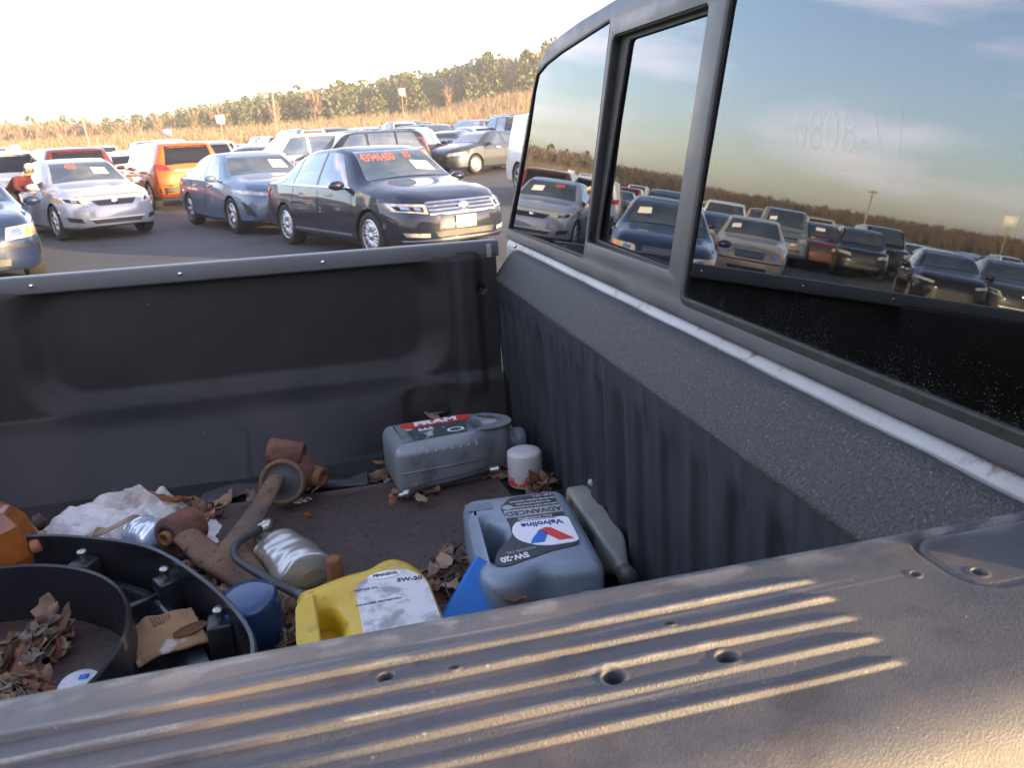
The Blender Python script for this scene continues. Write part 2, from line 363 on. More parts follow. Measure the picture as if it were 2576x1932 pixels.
def wheel_meshes(r_, wd, spokes, style=0):
    t = MB(); pr = [(r_*.66, -wd*.42), (r_*.75, -wd*.5), (r_*.93, -wd*.5), (r_*.99, -wd*.38), (r_, 0), (r_*.99, wd*.38), (r_*.93, wd*.5), (r_*.75, wd*.5), (r_*.66, wd*.42)]
    M = Matrix.Rotation(R(90), 4, 'X'); t.lathe(pr, 28, M=M)
    tm_ = t.mesh('tyre', [tyre_m]); k = MB()
    k.lathe([(r_*.67, wd*.4), (r_*.66, wd*.5), (r_*.60, wd*.46), (r_*.58, wd*.1), (.03, wd*.05), (.0, wd*.05)], 28, M=M, mi=1)
    for s in range(spokes):
        a = 2*math.pi*s/spokes
        for da, w0, w1 in ((0, .03, .018),) if style == 0 else ((-.13, .016, .014), (.13, .016, .014)):
            ra = Matrix.Rotation(a+da, 4, 'Z'); pts = []
            q = [Vector((.03, -w0, wd*.44)), Vector((.03, w0, wd*.44)), Vector((r_*.64, w1, wd*.47)), Vector((r_*.64, -w1, wd*.47))]
            q += [v - Vector((0, 0, wd*.14)) for v in q]
            k.add([M @ (ra @ v) for v in q], [(0, 1, 2, 3), (0, 4, 5, 1), (1, 5, 6, 2), (3, 2, 6, 7), (0, 3, 7, 4)])
    k.lathe([(.055, wd*.36), (.05, wd*.5), (0, wd*.51)], 16, M=M); k.lathe([(r_*.69, wd*.46), (r_*.66, wd*.52), (r_*.62, wd*.47)], 28, M=M)
    return tm_, k.mesh('rim', [rim_m, darkgrille])

class Car:
    """one kind of car: lofted body, wheels, and every lamp, pane and grille laid on the body surface"""
    def __init__(s, L, W, top, belt, plan, roofw, bot, axles, wr=.33, spokes=10, style=0, panes=(), ws=None, rw=None, front=(), rear=(), side=(), cuts=True, mirror=True):
        s.parts = []          # (name, mesh, paintable, children)
        T = P(*top); Bt = P(*belt); Wp = P(*plan); Rw = P(*roofw); Bo = P(*bot); s.T, s.Bt, s.Wp = T, Bt, Wp
        ts = np.linspace(-1, 1, 61); xs = [(.55*t+.45*math.copysign(abs(t)**.45, t))*0 + math.sin(t*math.pi/2)*.35*L/2 + t*.65*L/2 for t in ts]
        fk = (0, 0, .1, .36, .7, 1.0)
        def ring(x):
            zt, w_, zb = T(x), Wp(x), Bo(x); be = min(Bt(x), zt-.03); wr_ = min(Rw(x), w_*.94); rows = []
            ws_ = (0, .90, .985, 1.0, .985, .955)
            for f, k in zip(fk, ws_): rows.append((w_*k, lerp(zb, be, f)))
            ze = zt-.05 if zt-be > .12 else lerp(be, zt, .62)
            we = wr_
            for q in (.34, .68): rows.append((lerp(w_*.95, we, q**1.15), lerp(be+.005, ze, q)))
            rows += [(we, ze), (we*.90, lerp(ze, zt, .66)), (we*.55, lerp(ze, zt, .93)), (0, zt)]
            return rows
        v = []; K = 12
        for x in xs:
            rg = ring(x); v += [(x, y, z) for y, z in rg] + [(x, -y, z) for y, z in rg[-2:0:-1]]
        n_ = 2*K-2; f = [(i*n_+j, i*n_+(j+1) % n_, (i+1)*n_+(j+1) % n_, (i+1)*n_+j) for i in range(len(xs)-1) for j in range(n_)]
        f += [tuple(range(n_))[::-1], tuple((len(xs)-1)*n_+j for j in range(n_))]
        dm = MATS['black_trim']; base = new_mesh('body', v, f, [PAINT['white'], dm], True)
        bm = bmesh.new(); bm.from_mesh(base); bmesh.ops.recalc_face_normals(bm, faces=bm.faces); bm.to_mesh(base); bm.free()
        s.bvh = BVHTree.FromPolygons([Vector(q) for q in v], f)
        if cuts:
            o = obj('tmp', base); c = MB()
            for ax in axles: c.lathe([(0, -W), (wr*1.13, -W), (wr*1.13, W), (0, W)], 30, M=Matrix.Translation((ax, 0, wr)) @ Matrix.Rotation(R(90), 4, 'X'))
            cm = c.mesh('cut', [dm], False); b2 = bmesh.new(); b2.from_mesh(cm); bmesh.ops.remove_doubles(b2, verts=b2.verts, dist=1e-5); bmesh.ops.recalc_face_normals(b2, faces=b2.faces); b2.to_mesh(cm); b2.free()
            co = obj('tmpc', cm); md = o.modifiers.new('b', 'BOOLEAN'); md.object = co; md.solver = 'EXACT'; md.operation = 'DIFFERENCE'; md.material_mode = 'TRANSFER'
            body = to_mesh(o, 'body'); bpy.data.objects.remove(o); bpy.data.objects.remove(co)
        else: body = base
        body.polygons.foreach_set('use_smooth', [True]*len(body.polygons)); body.set_sharp_from_angle(angle=R(38))
        s.parts.append(('body', body, True, []))
        tm_, rm_ = wheel_meshes(wr, .22, spokes, style); s.tyre, s.rim = tm_, rm_
        s.wheels = [(ax, sg*(Wp(ax)-.125), wr, sg) for ax in axles for sg in (1, -1)]
        # panes
        for sg in (1, -1):
            for (b0, b1, t0, t1) in panes:
                def fn(u, vv):
                    xb, xt = lerp(b0, b1, u), lerp(t0, t1, u); return lerp(xb, xt, vv), lerp(Bt(xb)+.025, T(xt)-.075, vv)
                s.decal('side_window', carglass, fn, 'side', sg, 10, 6)
        def shield(z0, z1, y0, y1): return lambda u, vv: ((2*u-1)*lerp(y0, y1, vv), lerp(z0, z1, vv) - .03*abs(2*u-1)**2*(1-vv))
        if ws: s.decal('windshield', carglass, shield(*ws), 'front', 1, 14, 8)
        if rw: s.decal('rear_window', mat('tinted_rear_glass', (.008, .010, .012), .05, spec=.4), shield(*rw), 'rear', 1, 14, 8)
        for lst, ax in ((front, 'front'), (rear, 'rear')):
            for d in lst: s.feature(d, ax)
        for d in side:
            for sg in (1, -1): s.feature(d, 'side', sg)
        if mirror:
            xm = ws_x = mirror if mirror is not True else .85; ym = Wp(xm)
            for sg in (1, -1):
                m = MB(); m.lathe([(0, -.10), (.05, -.095), (.082, -.04), (.088, .03), (.07, .07), (0, .075)], 14, M=Matrix.Translation((xm, sg*(ym+.09), Bt(xm)+.075)) @ Matrix.Rotation(R(90), 4, 'Y') @ Matrix.Diagonal((.75, 1.25, 1, 1)))
                m.box((xm, sg*(ym+.0), Bt(xm)+.03), (.06, .1, .03)); s.parts.append(('wing_mirror', m.mesh('wing_mirror', [PAINT['white']]), True, []))
    def hit(s, a, b, ax, sg=1):
        if ax == 'side': o, d = Vector((a, 4*sg, b)), Vector((0, -sg, 0))
        elif ax == 'front': o, d = Vector((8, a, b)), Vector((-1, 0, 0))
        elif ax == 'rear': o, d = Vector((-8, a, b)), Vector((1, 0, 0))
        else: o, d = Vector((a, b, 5)), Vector((0, 0, -1))
        h = s.bvh.ray_cast(o, d); 
        if h[0] is None: return None
        n_ = h[1] if h[1].dot(d) < 0 else -h[1]
        return h[0], n_
    def grid_on(s, fn, ax, sg, nu, nv, off):
        v = []; ok = []
        for i in range(nu+1):
            for j in range(nv+1):
                h = s.hit(*fn(i/nu, j/nv), ax, sg); ok.append(h is not None); v.append(tuple(h[0]+h[1]*off) if h else (0, 0, 0))
        f = []
        for i in range(nu):
            for j in range(nv):
                q = (i*(nv+1)+j, (i+1)*(nv+1)+j, (i+1)*(nv+1)+j+1, i*(nv+1)+j+1)
                if all(ok[k] for k in q): f.append(q)
        return v, f
    def decal(s, name, m, fn, ax, sg=1, nu=8, nv=5, off=.006, kids=None, paintable=False):
        v, f = s.grid_on(fn, ax, sg, nu, nv, off); bm = bmesh.new(); vs = [bm.verts.new(q) for q in v]
        for q in f:
            try: bm.faces.new([vs[k] for k in q])
            except ValueError: pass
        for q in [q for q in bm.verts if not q.link_faces]: bm.verts.remove(q)
        bmesh.ops.recalc_face_normals(bm, faces=bm.faces)
        c = Vector((0, sg, 0)) if ax == 'side' else Vector((1 if ax == 'front' else -1, 0, 0))
        if ax == 'top': c = Vector((0, 0, 1))
        bm.faces.ensure_lookup_table()
        if bm.faces and sum(f_.normal.dot(c) for f_ in bm.faces) < 0: bmesh.ops.reverse_faces(bm, faces=bm.faces)
        # give the piece its thickness: a rim going back to the body
        e = [e for e in bm.edges if e.is_boundary]; r_ = bmesh.ops.extrude_edge_only(bm, edges=e)
        nv_ = [g for g in r_['geom'] if isinstance(g, bmesh.types.BMVert)]
        for q in nv_: q.co -= c*(off+.004)
        me = bpy.data.meshes.new(name); bm.to_mesh(me); bm.free(); me.materials.append(m); me.polygons.foreach_set('use_smooth', [True]*len(me.polygons)); me.set_sharp_from_angle(angle=R(40))
        s.parts.append((name, me, paintable, kids or [])); return me
    def feature(s, d, ax, sg=1):
        nm, m, quad = d[0], d[1], d[2]; opt = d[3] if len(d) > 3 else {}
        (a0, b0), (a1, b1), (a2, b2), (a3, b3) = quad
        both = opt.get('mirror', False)
        for mg in ((1, -1) if both else (1,)):
            fn = lambda u, v, mg=mg: (mg*lerp(lerp(a0, a1, u), lerp(a3, a2, u), v), lerp(lerp(b0, b1, u), lerp(b3, b2, u), v))
            s.decal(nm, m, fn, ax, sg, opt.get('nu', 8), opt.get('nv', 4), opt.get('off', .008))
    def place(s, name, pm, x, y, head, label, cat='car', group=None, skip=(), extra=None, tilt=0, z=None):
        e = empty(name, (x, y, ground_z(x, y) if z is None else z), R(head), label, cat, group)
        for nm, me, pt, kids in s.parts:
            if nm in skip: continue
            o = obj(nm, me, e)
            if pt: o.material_slots[0].link = 'OBJECT'; o.material_slots[0].material = pm
        for x_, y_, z_, sg in s.wheels:
            wh = bpy.data.objects.new('wheel', s.tyre); col.objects.link(wh); wh.parent = e; wh.location = (x_, y_, z_)
            wh.rotation_euler = (0, random.uniform(0, 6), math.pi if sg > 0 else 0); rm = obj('rim', s.rim, wh)
        return e

paint('white', (.78, .78, .77), 0, .3)
def sedan(L=4.7, H=1.46, W=1.80, front=(), rear=(), side=(), spokes=10, style=0, hood=.95, **k):
    q = L/4.7; zz = H/1.46; a = L/2; w_ = W/2
    top = [(-a, .66), (-a+.05, .90), (-a+.16, 1.0), (-1.68*q, 1.06), (-1.05*q, 1.36*zz), (-.45*q, 1.445*zz), (.1, H), (.45*q, 1.41*zz), (1.12*q, 1.03), (1.3*q, hood+.04), (1.8*q, hood-.03), (2.15*q, hood-.14), (a-.07, hood-.24), (a, hood-.34)]
    belt = [(-a, .66), (-2*q, .95), (0, .92), (1.1*q, .90), (a, .6)]
    plan = [(-a, .60*w_/.9), (-a+.05, .72*w_/.9), (-a+.2, .82*w_/.9), (-1.4*q, .985*w_), (0, w_), (1.4*q, .985*w_), (1.95*q, .90*w_), (2.2*q, .78*w_), (a-.06, .60*w_), (a, .44*w_)]
    roofw = [(-a, .62*w_/.9), (-1.68*q, .70*w_/.9), (-1.0*q, .585), (0, .60), (.4*q, .59), (1.12*q, .72), (1.9*q, .72), (a, .4)]
    bot = [(-a, .34), (-a+.3, .24), (0, .18), (a-.3, .21), (a, .26)]
    ax = (a-.95*q, -(a-1.02*q))
    panes = [(-1.30*q, -.95*q, -1.0*q, -.92*q), (-.92*q, -.12*q, -.88*q, -.10*q), (-.04*q, .86*q, -.04*q, .36*q)]
    hs_ = [('door_handle', k.get('handle', PAINT['white']), ((x, .82), (x+.19*q, .83), (x+.19*q, .86), (x, .85)), {'off': .03, 'nu': 3, 'nv': 2}) for x in (-.78*q, .18*q)]
    gaps = [('panel_gap', gap_m, ((x, .24), (x+.009, .24), (x+.009, .93), (x, .93)), {'off': .002, 'nu': 1, 'nv': 10}) for x in (-.08*q, .95*q)] + \
           [('panel_gap', gap_m, ((-1.05*q, .5), (-1.04*q, .5), (-.92*q, .93), (-.93*q, .93)), {'off': .002, 'nu': 1, 'nv': 8})]
    cw = T_ = 1.05
    return Car(L, W, top, belt, plan, roofw, bot, ax, .325, spokes, style, panes, (hood+.10, 1.385*zz, .66, .53), (1.12, 1.36*zz, .62, .52), front, rear, list(side)+hs_+gaps, mirror=.80*q)

C_ = [('license_plate', plate_m, ((-.16, .46), (.16, .46), (.16, .60), (-.16, .60)), {'off': .02})]
rear_std = [('taillight', tail_m, ((.46, .72), (.84, .74), (.84, .90), (.46, .88)), {'mirror': True}), ('license_plate', plate_m, ((-.16, .62), (.16, .62), (.16, .76), (-.16, .76)), {'off': .02}),
            ('rear_valance', blackp, ((-.7, .28), (.7, .28), (.74, .38), (-.74, .38)), {'nu': 12})]
# --- dark sedan with chrome slatted grille
fr = [('headlight', lamp_m, ((.52, .62), (.82, .665), (.86, .765), (.50, .735)), {'mirror': True}), ('lamp_bezel', gap_m, ((.56, .645), (.78, .675), (.80, .725), (.55, .705)), {'mirror': True, 'off': .012}), ('lamp_lens', chrome, ((.585, .658), (.65, .668), (.65, .705), (.585, .698)), {'mirror': True, 'off': .018}), ('lamp_lens', chrome, ((.69, .672), (.755, .682), (.76, .716), (.69, .708)), {'mirror': True, 'off': .018}),
      ('grille', darkgrille, ((-.49, .605), (.49, .605), (.50, .745), (-.50, .745)), {'nu': 16}),
      ('bumper_grille', darkgrille, ((-.42, .33), (.42, .33), (.46, .40), (-.46, .40)), {'nu': 14}),
      ('fog_lamp', lamp_m, ((.52, .33), (.76, .35), (.78, .40), (.52, .38)), {'mirror': True}),
      ('bumper_trim', chrome, ((-.78, .285), (.78, .285), (.78, .305), (-.78, .305)), {'nu': 18, 'off': .014}),
      ('license_plate', plate_m, ((-.155, .425), (.155, .425), (.155, .575), (-.155, .575)), {'off': .025}),
      ('hood_line', gap_m, ((-.66, .775), (.66, .775), (.66, .783), (-.66, .783)), {'nu': 18, 'off': .002})]
fr += [('grille_slat', chrome, ((-.50, z), (.50, z), (.505, z+.02), (-.505, z+.02)), {'nu': 16, 'nv': 2, 'off': .022}) for z in (.605, .65, .693, .735)]
sd_ = [('sill_trim', chrome, ((-.98, .30), (.98, .30), (.98, .325), (-.98, .325)), {'nu': 14, 'nv': 1, 'off': .012}),
       ('window_trim', chrome, ((-1.36, .948), (.90, .93), (.90, .948), (-1.36, .966)), {'nu': 20, 'nv': 1, 'off': .012})]
car_chrome = sedan(4.87, 1.48, 1.83, fr, rear_std, sd_, 10, 1, handle=chrome)
# emblem disc on that grille
def disc_part(c, x, y, z, r_, name='emblem', m=chrome):
    b = MB(); b.lathe([(0, .02), (r_*.8, .02), (r_, .008), (r_, -.03)], 24, M=Matrix.Translation((x, y, z)) @ Matrix.Rotation(R(90), 4, 'Y')); c.parts.append((name, b.mesh(name, [m]), False, []))
h = car_chrome.hit(0, .675, 'front'); disc_part(car_chrome, h[0].x+.02, 0, .675, .078)
# --- silver sedan, small dark grille
fr = [('headlight', lamp_m, ((.44, .60), (.80, .70), (.84, .80), (.52, .74)), {'mirror': True}), ('lamp_bezel', gap_m, ((.54, .655), (.74, .705), (.76, .765), (.58, .725)), {'mirror': True, 'off': .012}), ('lamp_lens', chrome, ((.60, .678), (.68, .70), (.68, .745), (.61, .73)), {'mirror': True, 'off': .018}), ('indicator', amber_m, ((.76, .68), (.81, .70), (.845, .795), (.79, .785)), {'mirror': True, 'off': .014}),
      ('grille', darkgrille, ((-.30, .615), (.30, .615), (.40, .715), (-.40, .715)), {'nu': 14}), ('bumper_grille', darkgrille, ((-.40, .30), (.40, .30), (.47, .375), (-.47, .375)), {'nu': 14}),
      ('bumper_trim', PAINT['white'], ((-.46, .375), (.46, .375), (.50, .40), (-.50, .40)), {'nu': 14, 'off': .02}),
      ('fog_pocket', blackp, ((.56, .32), (.76, .36), (.78, .44), (.60, .41)), {'mirror': True}), ('hood_line', gap_m, ((-.62, .79), (.62, .79), (.62, .798), (-.62, .798)), {'nu': 18, 'off': .002})]
car_round = sedan(4.54, 1.465, 1.76, fr, rear_std, (), 7, 0)
h = car_round.hit(0, .675, 'front'); disc_part(car_round, h[0].x+.01, 0, .675, .06)
# --- slate blue sedan, slim lamps, wide lower mouth
fr = [('headlight', lamp_m, ((.46, .66), (.80, .72), (.85, .79), (.44, .72)), {'mirror': True}), ('grille', darkgrille, ((-.56, .30), (.56, .30), (.40, .56), (-.40, .56)), {'nu': 16}),
      ('grille_bar', blackp, ((-.44, .665), (.44, .665), (.44, .70), (-.44, .70)), {'nu': 14}), ('fog_pocket', blackp, ((.66, .32), (.78, .36), (.80, .58), (.74, .50)), {'mirror': True}), ('hood_line', gap_m, ((-.62, .77), (.62, .77), (.62, .778), (-.62, .778)), {'nu': 18, 'off': .002})] 
car_slim = sedan(4.63, 1.435, 1.78, fr, rear_std, [('window_trim', chrome, ((-1.3, .945), (.85, .925), (.85, .937), (-1.3, .957)), {'nu': 20, 'nv': 1, 'off': .012})], 5, 1)
# --- older sedan with chrome oval grille and oval lamps
fr = [('headlight', lamp_m, ((.42, .60), (.80, .62), (.84, .76), (.46, .74)), {'mirror': True}), ('lamp_bezel', amber_m, ((.66, .63), (.80, .64), (.82, .74), (.68, .73)), {'mirror': True, 'off': .012}), ('lamp_lens', chrome, ((.50, .635), (.62, .64), (.62, .72), (.51, .715)), {'mirror': True, 'off': .016}), ('grille', darkgrille, ((-.30, .57), (.30, .57), (.36, .73), (-.36, .73)), {'nu': 12}), ('bumper_grille', darkgrille, ((-.42, .30), (.42, .30), (.44, .38), (-.44, .38)), {'nu': 12}),
      ('bumper_strip', blackp, ((-.82, .50), (.82, .50), (.82, .53), (-.82, .53)), {'nu': 20})] + [('grille_slat', chrome, ((-.33, z), (.33, z), (.335, z+.012), (-.335, z+.012)), {'nu': 10, 'nv': 1, 'off': .02}) for z in (.575, .61, .645, .68, .715)]
car_old = sedan(4.83, 1.47, 1.81, fr, rear_std, (), 7, 0)
# --- coupe-like sedan seen from behind or the side
car_sport = sedan(4.75, 1.40, 1.84, [('headlight', lamp_m, ((.42, .60), (.80, .64), (.84, .74), (.46, .71)), {'mirror': True}), ('grille', darkgrille, ((-.34, .56), (.34, .56), (.34, .68), (-.34, .68))), ('bumper_grille', darkgrille, ((-.5, .28), (.5, .28), (.5, .38), (-.5, .38)), {'nu': 12})], rear_std, (), 10, 1)

def suv(L=4.7, H=1.70, W=1.84, front=(), rear=(), spokes=5, style=1, wr=.36, boxy=0., side=(), hood=1.04):
    a = L/2; w_ = W/2; q = L/4.7
    top = [(-a, .70), (-a+.03, 1.02), (-a+.10, 1.12), (-a+.32-.15*boxy, H-.10), (-a+.55-.25*boxy, H-.03), (-.5, H), (.2, H-.01), (.55*q, H-.07), (1.18*q, 1.14), (1.35*q, hood+.04), (1.85*q, hood-.02), (2.15*q, hood-.11), (a-.06, hood-.24), (a, hood-.38)]
    belt = [(-a, .7), (-2*q, 1.08), (0, 1.03), (1.1*q, 1.01), (a, .62)]
    plan = [(-a, .66*w_/.92), (-a+.05, .80*w_/.92), (-a+.2, .88*w_/.92), (-1.4*q, .99*w_), (0, w_), (1.4*q, .99*w_), (1.95*q, .92*w_), (2.2*q, .82*w_), (a-.05, .66*w_), (a, .50*w_)]
    roofw = [(-a, .6), (-a+.3, .64+.06*boxy), (-1.0, .66+.06*boxy), (0, .665+.06*boxy), (.5*q, .66+.05*boxy), (1.18*q, .76), (1.9*q, .76), (a, .45)]
    bot = [(-a, .42), (-a+.3, .30), (0, .25), (a-.3, .27), (a, .34)]
    panes = [(-a+.42, -1.12*q, -a+.62-.1*boxy, -1.12*q), (-1.04*q, -.14*q, -1.04*q, -.14*q), (-.06*q, .92*q, -.06*q, .44*q)]
    hs_ = [('door_handle', blackp, ((x, .92), (x+.19, .93), (x+.19, .96), (x, .95)), {'off': .03, 'nu': 3, 'nv': 2}) for x in (-.9*q, .1*q)]
    cl = [('sill_cladding', blackp, ((-1.0*q, .27), (1.02*q, .27), (1.02*q, .40), (-1.0*q, .40)), {'nu': 12, 'nv': 2, 'off': .01})]
    gaps = [('panel_gap', gap_m, ((x, .4), (x+.01, .4), (x+.01, 1.03), (x, 1.03)), {'off': .002, 'nu': 1, 'nv': 10}) for x in (-.10*q, 1.0*q)]
    return Car(L, W, top, belt, plan, roofw, bot, (a-.93*q, -(a-1.0*q)), wr, spokes, style, panes, (hood+.15, H-.09, .70, .58), (1.14, H-.12, .62, .54), front, rear, list(side)+hs_+cl+gaps, mirror=.85*q)
suv_front = [('headlight', lamp_m, ((.42, .74), (.80, .80), (.84, .90), (.44, .85)), {'mirror': True}), ('grille', darkgrille, ((-.36, .62), (.36, .62), (.42, .84), (-.42, .84)), {'nu': 12}), ('bumper_grille', darkgrille, ((-.55, .40), (.55, .40), (.55, .50), (-.55, .50)), {'nu': 12})]
suv_rear = [('taillight', tail_m, ((.50, .98), (.80, 1.0), (.80, 1.16), (.62, 1.12)), {'mirror': True}), ('license_plate', plate_m, ((-.17, .80), (.17, .80), (.17, .92), (-.17, .92)), {'off': .02}), ('tailgate_trim', chrome, ((-.45, .965), (.45, .965), (.45, .99), (-.45, .99)), {'nu': 10, 'off': .02}),
            ('bumper_cladding', blackp, ((-.82, .40), (.82, .40), (.84, .58), (-.84, .58)), {'nu': 16}), ('reflector', tail_m, ((.56, .60), (.74, .60), (.74, .645), (.56, .645)), {'mirror': True}), ('skid_plate', rim_m, ((-.3, .43), (.3, .43), (.3, .48), (-.3, .48)), {'off': .02})]
car_suv = suv(4.65, 1.70, 1.84, suv_front, suv_rear)
car_cross = suv(4.6, 1.66, 1.85, suv_front, [('taillight', tail_m, ((.60, .95), (.78, .95), (.74, 1.40), (.62, 1.25)), {'mirror': True})] + suv_rear[1:], side=[('window_trim', chrome, ((-1.9, 1.075), (.95, 1.03), (.95, 1.045), (-1.9, 1.09)), {'nu': 20, 'nv': 1, 'off': .012})])
big_front = [('headlight', lamp_m, ((.50, .84), (.82, .86), (.84, 1.0), (.50, .98)), {'mirror': True}), ('grille', darkgrille, ((-.46, .80), (.46, .80), (.46, .98), (-.46, .98)), {'nu': 12})] + [('grille_slat', chrome, ((-.46, z), (.46, z), (.46, z+.025), (-.46, z+.025)), {'nu': 10, 'nv': 1, 'off': .02}) for z in (.80, .875, .96)] + [('bumper_grille', darkgrille, ((-.6, .50), (.6, .50), (.6, .60), (-.6, .60)), {'nu': 12})]
car_big = suv(5.2, 1.95, 1.98, big_front, suv_rear, 6, 0, .39, 1., hood=1.16)

def pickup_kind():
    L, H, W = 5.6, 1.86, 1.95; a = L/2; w_ = W/2
    top = [(-a, .80), (-a+.02, 1.26), (-a+.06, 1.30), (-.62, 1.30), (-.58, 1.34), (-.50, H-.14), (-.40, H-.04), (.2, H), (.75, H-.04), (.95, H-.12), (1.5, 1.27), (1.65, 1.20), (2.3, 1.14), (a-.1, 1.02), (a, .74)]
    belt = [(-a, 1.0), (0, 1.14), (1.4, 1.12), (a, .7)]; plan = [(-a, .90*w_), (-a+.06, .96*w_), (0, w_), (1.9, .985*w_), (a-.2, .92*w_), (a-.03, .78*w_), (a, .7*w_)]
    roofw = [(-a, .86), (-.62, .87), (-.45, .70), (.3, .71), (.9, .70), (1.5, .82), (a, .6)]; bot = [(-a, .5), (-1, .38), (1, .38), (a, .42)]
    return Car(L, W, top, belt, plan, roofw, bot, (1.75, -1.75), .38, 6, 0, [(-.42, .22, -.36, .22), (.30, 1.22, .30, .78)], (1.34, H-.12, .74, .62), (1.38, H-.14, .66, .6), big_front, [('taillight', tail_m, ((.72, .86), (.86, .86), (.86, 1.2), (.72, 1.2)), {'mirror': True}), ('tailgate_handle', blackp, ((-.14, 1.1), (.14, 1.1), (.14, 1.17), (-.14, 1.17))), ('rear_bumper', chrome, ((-.85, .52), (.85, .52), (.85, .68), (-.85, .68)), {'nu': 14, 'off': .03})], [('door_handle', blackp, ((x, 1.02), (x+.2, 1.02), (x+.2, 1.06), (x, 1.06)), {'off': .03, 'nu': 3, 'nv': 2}) for x in (-.3, .4)] + [('panel_gap', gap_m, ((-.66, .5), (-.63, .5), (-.63, 1.3), (-.66, 1.3)), {'off': .002, 'nu': 1, 'nv': 8})], mirror=1.15)
car_pick = pickup_kind()
def van_kind():
    L, H, W = 5.7, 2.15, 2.02; a = L/2; w_ = W/2
    top = [(-a, 1.0), (-a+.01, 1.9), (-a+.05, H-.06), (-a+.2, H), (.8, H), (1.25, H-.06), (1.5, H-.2), (2.1, 1.32), (2.25, 1.22), (a-.12, 1.05), (a, .8)]
    belt = [(-a, 1.15), (1.8, 1.15), (a, .8)]; plan = [(-a, .93*w_), (-a+.04, .97*w_), (0, w_), (2.1, .98*w_), (a-.1, .86*w_), (a, .66*w_)]
    roofw = [(-a, .84), (-a+.1, .88), (1.2, .86), (2.1, .80), (a, .55)]; bot = [(-a, .45), (0, .35), (a, .36)]
    return Car(L, W, top, belt, plan, roofw, bot, (1.85, -1.6), .37, 8, 0, [(.95, 1.85, .95, 1.42)], (1.42, H-.2, .78, .7), (1.3, 1.85, .7, .68), suv_front, [('taillight', tail_m, ((.80, .9), (.90, .9), (.88, 1.5), (.80, 1.5)), {'mirror': True})], [('door_handle', blackp, ((1.0, 1.02), (1.2, 1.02), (1.2, 1.06), (1.0, 1.06)), {'off': .03, 'nu': 3, 'nv': 2})], mirror=1.7)
car_van = van_kind()

navy = paint('navy', (.005, .009, .024), .3); slate = paint('slate', (.115, .17, .25), .35); silver = paint('silver', (.37, .40, .46), .45); orange = paint('orange', (.62, .13, .012), .3)
black = paint('black', (.008, .009, .012), .1); charcoal = paint('charcoal', (.045, .05, .06), .4); maroon = paint('maroon', (.13, .018, .015), .3); gold = paint('champagne', (.52, .43, .30), .5)
greyp = paint('grey', (.20, .22, .25), .5); whitep = PAINT['white']; bluep = paint('old_blue', (.010, .022, .065), .3); teal = paint('steel_blue', (.07, .12, .19), .4); redp = paint('red', (.35, .02, .015), .2); tanp = paint('tan', (.42, .33, .22), .3)

def on_shield(c, name, m, quad, e, off=.012, nu=6, nv=3):
    k = len(c.parts); (a0, b0), (a1, b1), (a2, b2), (a3, b3) = quad
    c.decal(name, m, lambda u, v: (lerp(lerp(a0, a1, u), lerp(a3, a2, u), v), lerp(lerp(b0, b1, u), lerp(b3, b2, u), v)), 'front', 1, nu, nv, off); me = c.parts.pop()[1]
    return obj(name, me, e)
def shield_text(c, s_, size, y, z, e, m=redmark):
    def fn(co):
        h = c.hit(y+co.x, z+co.y, 'front'); return (h[0]+h[1]*(.009+co.z)) if h else Vector((0, 0, .5))
    me = text_mesh(s_, size, [m], bold=.001, fn=fn); return obj('windshield_marking', me, e)
HD = -66
def behind(p, n_, side=0):      # step back along a column of cars, nose to tail
    f = Vector((math.cos(R(HD)), math.sin(R(HD)))); l = Vector((-f.y, f.x)); q = Vector(p) - f*n_ + l*side; return q.x, q.y
e = car_chrome.place('sedan', navy, .48, 12.09, HD, 'dark navy sedan with chrome slatted grille and red marker digits on its windshield')
on_shield(car_chrome, 'paper_slip', paper_m, ((.22, 1.13), (.50, 1.10), (.47, 1.22), (.20, 1.25)), e); shield_text(car_chrome, '43941450', .13, -.26, 1.31, e); shield_text(car_chrome, 'RS', .1, .22, 1.32, e)
e = car_slim.place('sedan', slate, -1.66, 16.78, -67, 'slate blue sedan with slim headlights parked right behind the navy sedan')
on_shield(car_slim, 'paper_slip', paper_m, ((.2, 1.12), (.5, 1.1), (.46, 1.24), (.2, 1.26)), e)
e = car_round.place('sedan', silver, -5.13, 17.85, -60, 'silver compact sedan with small dark trapezoid grille and low bumper mouth')
on_shield(car_round, 'paper_slip', paper_m, ((.16, 1.16), (.42, 1.14), (.40, 1.26), (.15, 1.28)), e); shield_text(car_round, '4380', .1, -.2, 1.31, e)
e = car_old.place('sedan', bluep, -5.45, 12.42, HD, 'old dark blue sedan with amber lit headlight in front of the silver sedan')
on_shield(car_old, 'paper_slip', paper_m, ((.3, 1.18), (.52, 1.16), (.5, 1.26), (.3, 1.28)), e)
e = car_suv.place('crossover', orange, -4.3, 24.0, 114, 'bright orange crossover with its tailgate towards the lot aisle')

